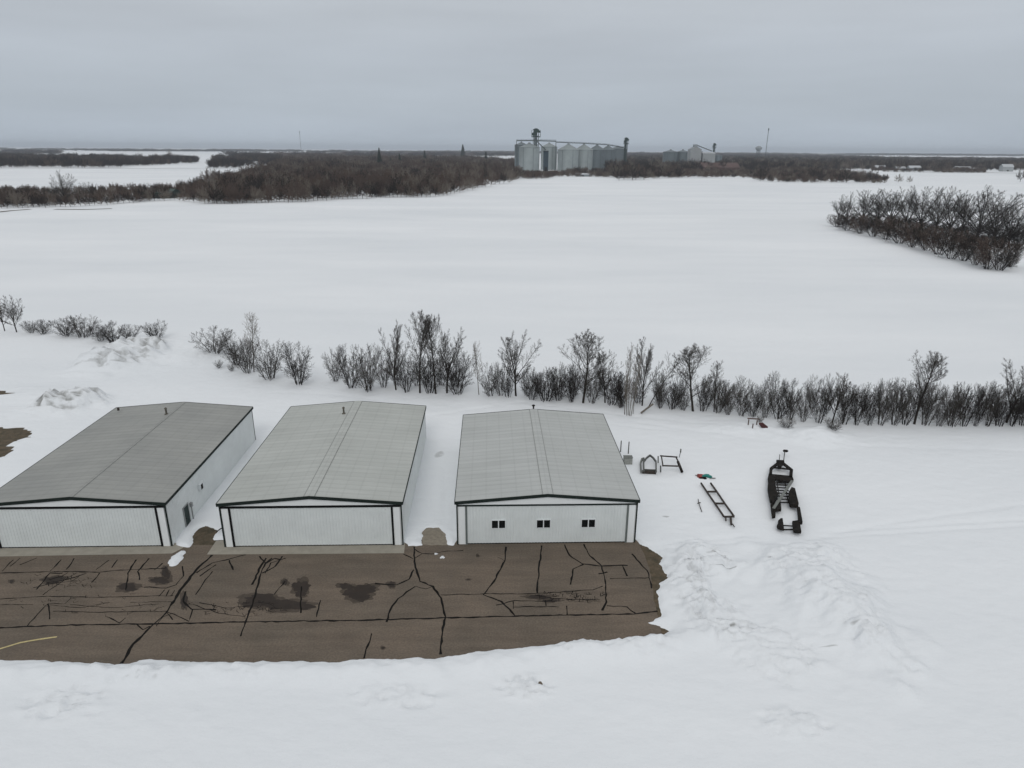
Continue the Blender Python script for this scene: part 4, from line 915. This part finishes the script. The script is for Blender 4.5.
def lift(px, pyb, top, wpx, label, head=True):
    x, y, _ = G(px, pyb); h = HGT(px, pyb, top); w_ = wpx*MPP(px, pyb)
    r = empty('elevator_leg', (x, y, 0)); tag(r, label, 'elevator leg', 'grain elevator legs')
    t = MB()
    for sx in (-1, 1):
        for sy in (-1, 1): t.bar((sx*w_*.42, sy*w_*.42, 0), (sx*w_*.42, sy*w_*.42, h*.93), w_*.07)
    nst = 9
    for k in range(nst):
        z0 = h*.93*k/nst; z1 = h*.93*(k+1)/nst; a = w_*.42
        for (p, q) in (((-a,-a),(a,-a)), ((a,-a),(a,a)), ((a,a),(-a,a)), ((-a,a),(-a,-a))):
            t.bar((p[0], p[1], z0), (q[0], q[1], z1), w_*.03); t.bar((p[0], p[1], z1), (q[0], q[1], z1), w_*.04)
    t.build('tower_frame', M['legsteel'], r)
    MB().box(-w_*.26, -w_*.02, -w_*.2, w_*.2, 0, h*.95).box(w_*.04, w_*.2, -w_*.16, w_*.16, 0, h*.94).build('leg_casing', M['legsteel'], r)
    hd = MB()
    hd.box(-w_*.72, w_*.72, -w_*.55, w_*.55, h*.80, h*.82); hd.box(-w_*.66, w_*.1, -w_*.5, w_*.5, h*.84, h*.90); hd.box(-w_*.35, w_*.7, -w_*.5, w_*.5, h*.905, h*.955)
    for sx in (-.7, .7): hd.bar((sx*w_, -w_*.5, h*.82), (sx*w_, -w_*.5, h*.96), w_*.07)
    hd.box(-w_*.5, w_*.5, -w_*.4, w_*.4, h*.955, h*1.0-w_*.12); hd.lathe([(w_*.3, h-w_*.12), (w_*.3, h), (w_*.1, h+.3)], 10)
    hd.build('head_platform', M['legsteel'], r)
    return x, y, h
X1, Y1, H1 = lift(535.3, 171.5, 128.5, 6.0, 'tall dark green elevator leg tower above the left grain bins')
X2, Y2, H2 = lift(624.5, 170, 137.5, 3.2, 'slim dark elevator leg at the right end of the bin row')
# conveyor bridges resting on the bin peaks
def bridge(pts, w_, label, posts=()):
    r = empty('conveyor_bridge', pts[0]); tag(r, label, 'conveyor bridge', 'overhead grain conveyors'); o = Vector(pts[0])
    P = [Vector(p)-o for p in pts]; d = MB(); d.path(P, w_, w_*.9); d.build('conveyor', M['catwalk'], r)
    rl = MB(); 
    for a, b in zip(P, P[1:]):
        up = Vector((0, 0, w_*1.1)); rl.bar(a+up, b+up, .35); n = max(2, int((b-a).length/8))
        for i in range(n+1): q = a.lerp(b, i/n); rl.bar(q, q+up, .3)
    rl.build('railing', M['catwalk'], r)
    for i, p in enumerate(posts):
        MB().bar(Vector((p[0], p[1], 0))-o, Vector(p)-o, 1.0).build('post', M['catwalk'], r)
yb1 = bins[1][2]
def at(px, py, Yd):        # point on the vertical plane y = Yd seen at that place in the photo
    lo, hi = -50., 300.
    for _ in range(50):
        m_ = (lo+hi)/2; x, y, _z = G(px, py, m_)
        g = G(px, py, m_)
        # distance grows as height rises towards the camera ray: solve z so that y matches
        c, s = math.cos(ROLL), math.sin(ROLL); u, v = px-512, py-384; u, v = u*c+v*s, -u*s+v*c
        cy, sy = math.cos(PITCH), math.sin(PITCH); dd = (u, FPX*cy-v*sy, -FPX*sy-v*cy); t = Yd/dd[1]
        return (dd[0]*t, Yd, CAMH+dd[2]*t)
p0 = at(516.5, 140.6, yb1); p1 = at(536, 140.6, yb1); p2 = at(556, 141.2, yb1)
bridge([p0, p1, p2], 2.0, 'horizontal conveyor bridge crossing over the two left bins', [(p0[0], p0[1], p0[2]), (p2[0], p2[1], p2[2])])
p3 = at(569, 142.8, bins[3][2]); p4 = at(582, 143.2, bins[4][2]); p5 = at(595, 144, bins[5][2]); p6 = at(606, 144.6, bins[6][2]); p7 = at(624, 147.5, bins[7][2])
bridge([at(556, 142.2, bins[2][2]), p3, p4, p5, p6, p7], 1.6, 'long conveyor bridge running over the peaks of the right bins')
dt = MB(); dt.bar(at(537, 141.5, Y1-4), at(546, 150, Y1-6), 1.6, 1.6, 8); tag(dt.build('grain_spout', M['catwalk']), 'slanting grain spout from the leg down to the dark dryer', 'spout')
x, y, _ = G(545.5, 171.5); q = MPP(545.5, 171.5)
dr = empty('grain_dryer', (x, y, 0)); tag(dr, 'tall dark blue grain dryer between the two left bins', 'grain dryer')
MB().box(-2.4*q, 2.4*q, -6, 6, 0, HGT(545, 171.5, 151.5)).build('dryer_body', mat('dark_blue_dryer', (.03, .055, .075), .6, noise=(.3, .4)), dr)
MB().box(-1.2*q, 1.2*q, -7, -6.01, 0, 8).box(-2.6*q, 2.6*q, -6.5, 6.5, HGT(545, 171.5, 151.5)+.01, HGT(545, 171.5, 150.8)).build('vent_hood', M['blacksteel'], dr)

# second elevator to the right, sheds and houses
M['whiteshed'] = mat('white_painted_siding', (.33, .35, .36), .7, noise=(.1, .15))
M['snowroof'] = mat('snow_covered_roof', (.42, .44, .46), .9, noise=(.3, .05))
M['redroof'] = mat('rust_red_roof', (.10, .062, .055), .8, noise=(.15, .35))
M['shedgrey'] = mat('grey_shed_siding', (.28, .31, .33), .7, noise=(.1, .2))
M['greenroof'] = mat('dark_green_metal_roof', (.05, .075, .065), .7, noise=(.1, .3))
def shed(px0, px1, pyb, eave, peak, depth, wallm, roofm, label, name='shed', cat='shed', group=None, along=True, doors=1):
    cx = (px0+px1)/2; x, y, _ = G(cx, pyb); w_ = (px1-px0)/2*MPP(cx, pyb); he = HGT(cx, pyb, eave); hp = max(he+.5, HGT(cx, pyb, peak))
    r = empty(name, (x, y, zg(x, y)-.2)); tag(r, label, cat, group)
    if along:     # ridge parallel to the picture
        pr = [(0, 0), (depth, 0), (depth, he), (depth/2, hp), (0, he)]; vs = [(sx*w_, a, b) for sx in (-1, 1) for a, b in pr]
        fs = [(4,3,2,1,0), (5,6,7,8,9), (0,1,6,5), (1,2,7,6), (4,0,5,9)]
        MB().add(vs, fs + [(2,3,8,7), (3,4,9,8)]).build('wall', wallm, r)
        o = w_*1.03; e = .6; t_ = .35
        P = [(-e, he+.02-(hp-he)*e/(depth/2)), (depth/2, hp+.02), (depth+e, he+.02-(hp-he)*e/(depth/2))]
        vs = [(sx*o, a, b+dz) for sx in (-1, 1) for dz in (0, t_) for a, b in P]
        rf = MB().add(vs, [(0,1,4,3), (1,2,5,4), (9,10,7,6), (10,11,8,7), (0,6,7,1), (1,7,8,2), (3,4,10,9), (4,5,11,10), (0,3,9,6), (2,8,11,5)]).build('roof', roofm, r)
    else:
        pr = [(-w_, 0), (w_, 0), (w_, he), (0, hp), (-w_, he)]; vs = [(a, yy, b) for yy in (0, depth) for a, b in pr]
        MB().add(vs, [(0,1,2,3,4), (9,8,7,6,5), (0,5,6,1), (1,6,7,2), (2,7,8,3), (3,8,9,4), (4,9,5,0)]).build('wall', wallm, r)
        e = .5; P = [(-w_-e, he+.02-(hp-he)*e/w_), (0, hp+.02), (w_+e, he+.02-(hp-he)*e/w_)]; t_ = .35
        vs = [(a, yy, b+dz) for yy in (-.5, depth+.5) for dz in (0, t_) for a, b in P]
        MB().add(vs, [(3,4,1,0), (4,5,2,1), (6,7,10,9), (7,8,11,10), (1,7,6,0), (2,8,7,1), (9,10,4,3), (10,11,5,4), (6,9,3,0), (5,11,8,2)]).build('roof', roofm, r)
    for k in range(doors):
        dx = (k-(doors-1)/2)*w_*1.2/max(1, doors)
        MB().box(dx-min(1.6, w_*.2), dx+min(1.6, w_*.2), -.12, -.01, .2, min(he*.6, 3.2)).build('door' if k == 0 else 'window', M['glass'], r)
    return r
grain_bin(664, 678, 168, 152, 149.5, 'left one of two grey squat bins at the second elevator', 'bin_dark', 'squat bins of the second elevator')
grain_bin(677, 689, 168, 152, 149.5, 'right one of two grey squat bins at the second elevator', 'bin_dark', 'squat bins of the second elevator')
hh = shed(689.5, 699.5, 169, 149.5, 146.4, 26, M['whiteshed'], M['shedgrey'], 'tall white gabled elevator headhouse right of the squat bins', 'headhouse', 'building', along=False)
q_ = MPP(694, 169); h_ = HGT(694, 169, 146.6)
MB().box(-1.6*q_, 1.6*q_, 6, 16, h_-3, h_+4.5).build('cupola', M['shedgrey'], hh); MB().bar((1.2*q_, 10, h_+3), (16*q_, 12, h_-9), 1.6).build('conveyor', M['catwalk'], hh)
shed(702, 713.5, 169, 153.5, 152.4, 24, M['whiteshed'], M['snowroof'], 'boxy white annex beside the gabled elevator headhouse', 'annex_building', 'building')
shed(699.7, 701.8, 167, 152.5, 152, 14, M['blacksteel'], M['blacksteel'], 'narrow dark link between the headhouse and the boxy annex', 'link_building', 'building', doors=0)
lift(712.3, 167, 143.2, 2.0, 'thin elevator leg above the boxy white annex')
grain_bin(714, 722, 167, 155.5, 154.4, 'small dark grey bin right of the boxy white annex', 'bin_dark', 'squat bins of the second elevator')
shed(704, 738, 172.5, 167.5, 163, 40, M['redroof'], M['redroof'], 'long rust-red roofed shed in front of the second elevator', doors=2)
shed(728, 741, 167.5, 165, 163, 22, M['whiteshed'], M['snowroof'], 'low white shed with snowy roof behind the rust-red one')
for i, (a, b, yb, e, p, lb) in enumerate([(876,885,170.6,168,165.6,'small house with snow-covered roof left of the far road'),(897,905,170.8,168.6,166.8,'tiny snow-roofed house in the trees above the far road start'),(910,920,171,168,166,'house with snowy roof and dark front amid the skyline trees'),(957,970,171.6,169,166.6,'wider snow-roofed house above the middle of the far road'),
        (975,981,171.8,169.8,168.2,'small snow-roofed outbuilding right of the wider house'),(1003,1012,171.8,167,164.5,'pale house near the right photo edge above the far road'),(812,818,166.5,164.8,163.6,'snow-roofed house peeking between trees right of the water tower'),(786,791,166,164.6,163.6,'tiny snowy roof just right of the water tower')]):
    shed(a, b, yb, e, p, 12, M['whiteshed'] if i % 2 else M['shedgrey'], M['snowroof'], lb, 'house', 'house', 'snow-roofed houses on the skyline')
shed(143, 172, 198.5, 193, 189.5, 18, M['greenroof'], M['greenroof'], 'long low dark green shed among the left roadside trees', doors=2)
shed(416, 424, 170.5, 166.6, 165, 16, M['whiteshed'], M['snowroof'], 'small snow-roofed building buried in the middle of the wood', 'house', 'house')
for (a, b, yb, lb) in [(576,590,176.5,'low snow-covered heap shed left of the bin row foot'), (616,622,176,'small pale shed at the right foot of the bin row')]:
    shed(a, b, yb, yb-2.2, yb-3.4, 10, M['shedgrey'], M['snowroof'], lb)
# water tower
x, y, _ = G(757, 163); h = HGT(757, 163, 145.8); q = MPP(757, 163)
wt = empty('water_tower', (x, y, 0)); tag(wt, 'small dark water tower on the skyline beside the tall mast', 'water tower')
MB().lathe([(.5*q, h*.70), (2.6*q, h*.80), (2.8*q, h*.90), (1.6*q, h*.97), (.2*q, h)], 20).build('tank', M['shedgrey'], wt)
lw = MB()
for a in range(5): lw.bar((1.7*q*math.cos(a*1.257), 1.7*q*math.sin(a*1.257), 0), (1.5*q*math.cos(a*1.257), 1.5*q*math.sin(a*1.257), h*.76), .9)
lw.bar((0, 0, 0), (0, 0, h*.72), 2.2, 2.2, 8); lw.build('tower_leg', M['catwalk'], wt)
def mast(px, pyb, top, w_, label):
    x, y, _ = G(px, pyb); h = HGT(px, pyb, top); mb = MB()
    for k in range(3):
        a = k*2.094; c, s = math.cos(a)*w_, math.sin(a)*w_; mb.bar((c, s, 0), (c, s, h), w_*.35)
    n = 22
    for k in range(n):
        for j in range(3):
            a, b = j*2.094, (j+1)*2.094; mb.bar((math.cos(a)*w_, math.sin(a)*w_, h*k/n), (math.cos(b)*w_, math.sin(b)*w_, h*(k+1)/n), w_*.22)
    mb.box(-w_*1.4, w_*1.4, -w_*1.4, w_*1.4, h*.93, h*.985)
    o = mb.build('radio_mast', M['catwalk']); o.location = (x, y, 0); tag(o, label, 'mast', 'thin lattice masts on the skyline')
mast(764.5, 163, 128, 1.0, 'tall thin lattice mast on the skyline next to the water tower')
mast(302, 160, 131, .45, 'faint thin mast above the wood on the left skyline')

# ------------------------------------------------------------------ things lying in the snow right of the hangars
def PT(s, ox, oy): return lambda X_, Y_, z=0.: G(ox+X_/s, oy+Y_/s, z+.25)
# big black boat trailer
f = PT(8.083, 755, 445)
c0 = f(210, 380, 0); tr = empty('boat_trailer', (c0[0], c0[1], .25)); tag(tr, 'long black boat trailer half buried in snow, tongue pointing to the hedgerow', 'trailer'); oT = Vector((c0[0], c0[1], .25))
def loc(p, o=None): return Vector(p) - (o or oT)
def plate(name, pts, z0, z1, m=None, par=None):
    P = [loc(f(*p, (z0+z1)/2)) for p in pts]; return MB().prism([(p.x, p.y) for p in P], z0, z1).build(name, m or M['blacksteel'], par or tr, bevel=.02)
tg = MB(); zt = .5
tg.path([loc(f(*p, zt)) for p in [(185,150),(130,192),(124,245)]], .34, .2); tg.path([loc(f(*p, zt)) for p in [(228,150),(294,202),(288,262)]], .38, .2); tg.path([loc(f(*p, zt)) for p in [(145,182),(275,196)]], .2, .14)
tg.build('tongue', M['blacksteel'], tr)
plate('coupler', [(172,125),(235,128),(240,160),(215,165),(215,185),(180,180),(188,160),(172,155)], .4, .62)
jk = MB(); jk.bar(loc(f(232,125,.6)), loc(f(240,58,.6)), .12, .12, 8); jk.bar(loc(f(196,125,.6)), loc(f(200,78,.6)), .09, .09, 8); jk.build('winch_post', M['greysteel'], tr)
plate('winch_plate', [(225,45),(235,40),(260,42),(270,50),(258,56),(232,54)], .55, .7)
plate('front_deck', [(110,238),(185,245),(300,256),(312,285),(285,300),(240,298),(172,282),(105,300),(103,270)], .35, .6)
plate('fender', [(106,302),(162,294),(166,340),(172,385),(188,400),(178,430),(150,480),(122,455),(110,400),(102,350)], .3, .75)
plate('fender', [(272,388),(294,352),(322,362),(338,430),(352,485),(338,497),(282,490),(272,440)], .3, .75)
plate('bunk', [(125,478),(150,482),(207,478),(212,527),(165,530),(165,582),(138,584)], .25, .6)
plate('bunk', [(338,505),(362,512),(384,632),(354,634)], .25, .6)
plate('rear_step', [(205,600),(222,598),(234,688),(182,672),(176,655),(190,632),(186,618)], .22, .5)
plate('rear_step', [(300,622),(355,614),(362,640),(374,708),(345,706),(310,700)], .22, .5)
rg = MB()
for yy in (300, 322, 344, 366, 388, 412, 436, 462): rg.bar(loc(f(172, yy, .3)), loc(f(272, yy+4, .3)), .13, .1)
rg.bar(loc(f(178, 298, .28)), loc(f(205, 470, .28)), .09, .10); rg.bar(loc(f(242, 300, .28)), loc(f(268, 462, .28)), .08, .10); rg.build('roller_crossbar', M['blacksteel'], tr)
rb2 = MB(); rb2.bar(loc(f(228, 650, .25)), loc(f(306, 655, .25)), .1); rb2.bar(loc(f(234, 684, .25)), loc(f(312, 684, .25)), .12); rb2.bar(loc(f(345, 490, .25)), loc(f(352, 620, .25)), .12); rb2.build('rear_crossbar', M['blacksteel'], tr)
MB().bar(loc(f(302, 288, .85)), loc(f(150, 512, .72)), .30, .08).build('plank', M['board'], tr)
for (xx, yy) in ((140, 400), (325, 430)):
    p = loc(f(xx, yy, .3)); wh = MB(); n = 18
    vs = [(sx, math.cos(2*math.pi*i/n)*.36, math.sin(2*math.pi*i/n)*.36) for sx in (-.11, .11) for i in range(n)]
    wh.add(vs, [(i, (i+1) % n, n+(i+1) % n, n+i) for i in range(n)] + [tuple(range(n))[::-1], tuple(range(n, 2*n))]); o = wh.build('wheel', M['seal'], tr); o.location = (p.x, p.y, .2)
# ladder-like steel frame
f = PT(6.979, 600, 430)
c0 = f(820, 500); la = empty('trailer_chassis', (c0[0], c0[1], .25)); oL = Vector((c0[0], c0[1], .25)); tag(la, 'ladder-shaped dark steel chassis lying in the snow left of the black trailer', 'chassis')
z = .25
MB().path([Vector(f(*p, z))-oL for p in [(705,370),(745,430),(800,510),(865,605)]], .15, .16).build('side_rail', M['darksteel'], la)
MB().path([Vector(f(*p, z))-oL for p in [(772,370),(815,430),(872,515),(935,602)]], .15, .16).build('side_rail', M['darksteel'], la)
for a, b in (((745,430),(815,430)), ((798,512),(872,513)), ((865,606),(937,604))): MB().bar(Vector(f(*a, z))-oL, Vector(f(*b, z))-oL, .2, .14).build('cross_member', M['darksteel'], la)
lg2 = MB(); lg2.bar(Vector(f(912,606,z))-oL, Vector(f(916,660,z))-oL, .2, .18); lg2.bar(Vector(f(877,606,z))-oL, Vector(f(879,632,z))-oL, .14); lg2.bar(Vector(f(925,655,z))-oL, Vector(f(938,676,z))-oL, .08); lg2.build('hitch', M['darksteel'], la)
a = MB(); p = f(685, 482, .2); q_ = f(690, 512, .1); r_ = f(711, 570, 0); oo = Vector(q_)
a.path([Vector(v)-oo for v in (p, q_, r_)], .09, .09, 6); a.bar(Vector((-.15, 0, 0)), Vector((.2, .1, .05)), .08)
o = a.build('steel_rod', M['darksteel']); o.location = oo; tag(o, 'thin bent rod sticking out of the snow left of the ladder-shaped chassis', 'rod')
# tarp bundle
def lump(name, pts_c, rx, ry, rz_, m, sd, par):
    rn = random.Random(sd); n1, n2 = 18, 10; vs = []; fs = []
    for i in range(n2+1):
        ph = math.pi/2*i/n2
        for j in range(n1):
            th = 2*math.pi*j/n1; k = 1+.24*math.sin(3*th+sd)+.16*math.sin(5*th+ph*4)+rn.uniform(-.12, .12)
            vs.append((pts_c[0]+rx*k*math.cos(ph)*math.cos(th), pts_c[1]+ry*k*math.cos(ph)*math.sin(th), pts_c[2]+rz_*math.sin(ph)*(1+rn.uniform(-.12, .12))))
    for i in range(n2):
        for j in range(n1): fs.append((i*n1+j, i*n1+(j+1) % n1, (i+1)*n1+(j+1) % n1, (i+1)*n1+j))
    return make_obj(name, vs, fs, m, par, True)
c0 = f(728, 322); tb = empty('tarp_bundle', (c0[0], c0[1], .22)); oB = Vector((c0[0], c0[1], .22)); tag(tb, 'crumpled red and teal tarp bundle lying above the ladder-shaped chassis', 'tarp')
p = Vector(f(706, 320))-oB; lump('red_cloth', (p.x, p.y, -.05), .55, .40, .26, M['red'], 2, tb)
p = Vector(f(742, 322))-oB; lump('teal_cloth', (p.x, p.y, -.05), .72, .42, .28, M['teal'], 4, tb)
p = Vector(f(722, 336))-oB; lump('dark_cloth', (p.x, p.y, -.1), .50, .22, .28, M['blacksteel'], 5, tb)
MB().bar(Vector(f(765, 336, .1))-oB, Vector(f(806, 336, .05))-oB, .10, .10, 6).bar(Vector(f(664, 315, .1))-oB, Vector(f(692, 322, .1))-oB, .08, .08, 6).build('tarp_pole', M['darksteel'], tb)
# cradle and lift frame
f = PT(17.07, 640, 440)
c0 = f(160, 560); cr_ = empty('boat_cradle', (c0[0], c0[1], .2)); oC = Vector((c0[0], c0[1], .25)); cr_.location = oC; tag(cr_, 'arched grey cradle with a snow-filled hoop and dark base beam', 'cradle')
MB().bar(Vector(f(38, 545, .1))-oC, Vector(f(272, 560, .1))-oC, .36, .40).build('base_beam', M['darksteel'], cr_)
MB().path([Vector(f(*p_, .5))-oC for p_ in [(66,540),(62,370),(110,310),(170,262),(225,305),(272,370),(276,545)]], .16, .22).build('hoop', M['greysteel'], cr_)
MB().path([Vector(f(*p_, .2))-oC for p_ in [(20,545),(8,400),(28,335),(70,318)]], .16, .35).build('side_panel', M['board'], cr_)
MB().bar(Vector(f(60, 505, .35))-oC, Vector(f(274, 515, .35))-oC, .14, .14).build('inner_bar', M['greysteel'], cr_)
c0 = f(520, 500); bl = empty('boat_lift', (c0[0], c0[1], .2)); oK = Vector((c0[0], c0[1], .25)); bl.location = oK; tag(bl, 'rectangular dark steel boat lift frame standing right of the arched cradle', 'boat lift')
zt = 1.0
for a, b in (((340,270),(640,292)), ((378,438),(700,447)), ((365,275),(392,440)), ((615,292),(690,447))): MB().bar(Vector(f(*a, zt))-oK, Vector(f(*b, zt))-oK, .13, .14).build('top_rail', M['darksteel'], bl)
for px_, y0, y1, w_ in ((310,275,390,.13), (352,440,545,.14)): MB().bar(Vector(f(px_, y0, .9))-oK, Vector(f(px_, y1, 0))-oK, w_).build('leg', M['greysteel'], bl)
MB().bar(Vector(f(645,365,1))-oK, Vector(f(722,552,.1))-oK, .26, .2).build('leg', M['blacksteel'], bl)
MB().bar(Vector(f(668,295,1))-oK, Vector(f(694,200,1.1))-oK, .08).bar(Vector(f(692,205,1.1))-oK, Vector(f(697,160,1.2))-oK, .17).build('winch_post', M['greysteel'], bl)
# grey box with two poles
f = PT(8, 560, 395)
c0 = f(545, 552); bx2 = empty('utility_box', (c0[0], c0[1], .1)); oU = Vector(bx2.location); tag(bx2, 'weathered pale box standing in snow at the right hangar corner with two poles behind', 'box')
k_ = MPP(628, 463); MB().box(-.55*.95, .55*.95, 0, .75, -.1, .95).build('box_body', M['boxgrey'], bx2, bevel=.03)
MB().box(-.6*.95, .6*.95, -.06, .80, .955, 1.0).build('lid', M['board'], bx2)
for (px_, yb_, yt_) in ((620.5, 453, 440.5), (628.2, 455, 441.5)):
    x, y, _ = G(px_, yb_); h_ = HGT(px_, yb_, yt_); o = MB().lathe([(.07, 0), (.07, h_-.1), (.03, h_)], 8).build('pole', M['greysteel']); o.location = (x, y, 0)
    tag(o, 'grey pole, %s of the two behind the weathered box by the right hangar' % ('left' if px_ < 625 else 'right'), 'pole', 'two grey poles by the right hangar')
# rusty frame with red seat by the hedgerow
f = PT(5.908, 730, 410)
c0 = f(135, 115); rs = empty('implement_frame', (c0[0], c0[1], .2)); oR = Vector((c0[0], c0[1], .25)); rs.location = oR; tag(rs, 'rusty upright frame with dark red seat in front of the hedgerow', 'farm implement')
M['rust'] = mat('rusty_steel', (.10, .06, .045), .8, noise=(5, .5))
for (x_, y0, y1) in ((105,60,105), (130,85,130), (155,65,105)):
    g0 = G(730+x_/5.908, 410+y1/5.908); h_ = HGT(730+x_/5.908, 410+y1/5.908, 410+y0/5.908); b0 = Vector((g0[0], g0[1], .1))-oR
    MB().bar(b0, b0+Vector((0, 0, h_)), .12).build('leg', M['rust'], rs)
g0 = Vector(G(730+105/5.908, 410+105/5.908))-oR; g1 = Vector(G(730+155/5.908, 410+105/5.908))-oR
MB().bar(g0+Vector((-.2, 0, 1.45)), g1+Vector((.2, 0, 1.35)), .14).build('top_bar', M['rust'], rs)
g2 = Vector(G(730+196/5.908, 410+122/5.908))-oR
MB().add([(g2.x-.75, g2.y+.1, .95), (g2.x-.35, g2.y-.1, .55), (g2.x+.6, g2.y-.1, .2), (g2.x+.7, g2.y+.3, .3), (g2.x, g2.y+.6, .8), (g2.x-.75, g2.y+.1, .7), (g2.x-.35, g2.y-.1, .25), (g2.x+.6, g2.y-.1, -.1), (g2.x+.7, g2.y+.3, .0), (g2.x, g2.y+.6, .4)],
         [(0,1,2,3,4), (9,8,7,6,5), (0,5,6,1), (1,6,7,2), (2,7,8,3), (3,8,9,4), (4,9,5,0)]).build('seat', mat('dark_red_seat', (.06, .012, .012), .6, noise=(3, .4)), rs, bevel=.05)

# small downspout/branch by the middle hangar's left corner, lumps of snow on the asphalt
def chunk(px_, py_, r_, sd, label):
    x, y, _ = G(px_, py_); e = lump('snow_chunk', (0, 0, -.02), r_, r_*.8, r_*.7, M['snow'], sd, None); e.location = (x, y, 0); tag(e, label, 'snow chunk', 'snow chunks on the asphalt')
chunk(436, 554, .16, 1, 'small lump of snow on asphalt near the gravel patch, upper one'); chunk(442.5, 557.5, .22, 3, 'bigger lump of snow on asphalt near the gravel patch, lower one')
x, y, _ = G(217, 534); o = MB().path([(0, 0, .3), (.5, .15, .6), (.95, .3, .7), (1.2, .35, .5)], .12, .12, 8).build('drain_pipe', M['blacksteel']); o.location = (x, y, 0); tag(o, 'short dark bent pipe in the snow at the middle hangar left corner', 'pipe')

# ------------------------------------------------------------------ haze: one closed box of even air
HZ = 0.00008
mh = bpy.data.materials.new('haze_air'); mh.use_nodes = True; t = mh.node_tree; t.nodes.clear()
ho = N(t, 'ShaderNodeOutputMaterial'); pv = N(t, 'ShaderNodeVolumePrincipled'); pv.inputs['Density'].default_value = HZ; pv.inputs['Color'].default_value = (.82, .90, 1.0, 1)
t.links.new(pv.outputs[0], ho.inputs['Volume'])
hz = MB().box(-23500, 23500, -1500, 25500, -8, 125).build('haze', mh); tag(hz, kind='stuff')
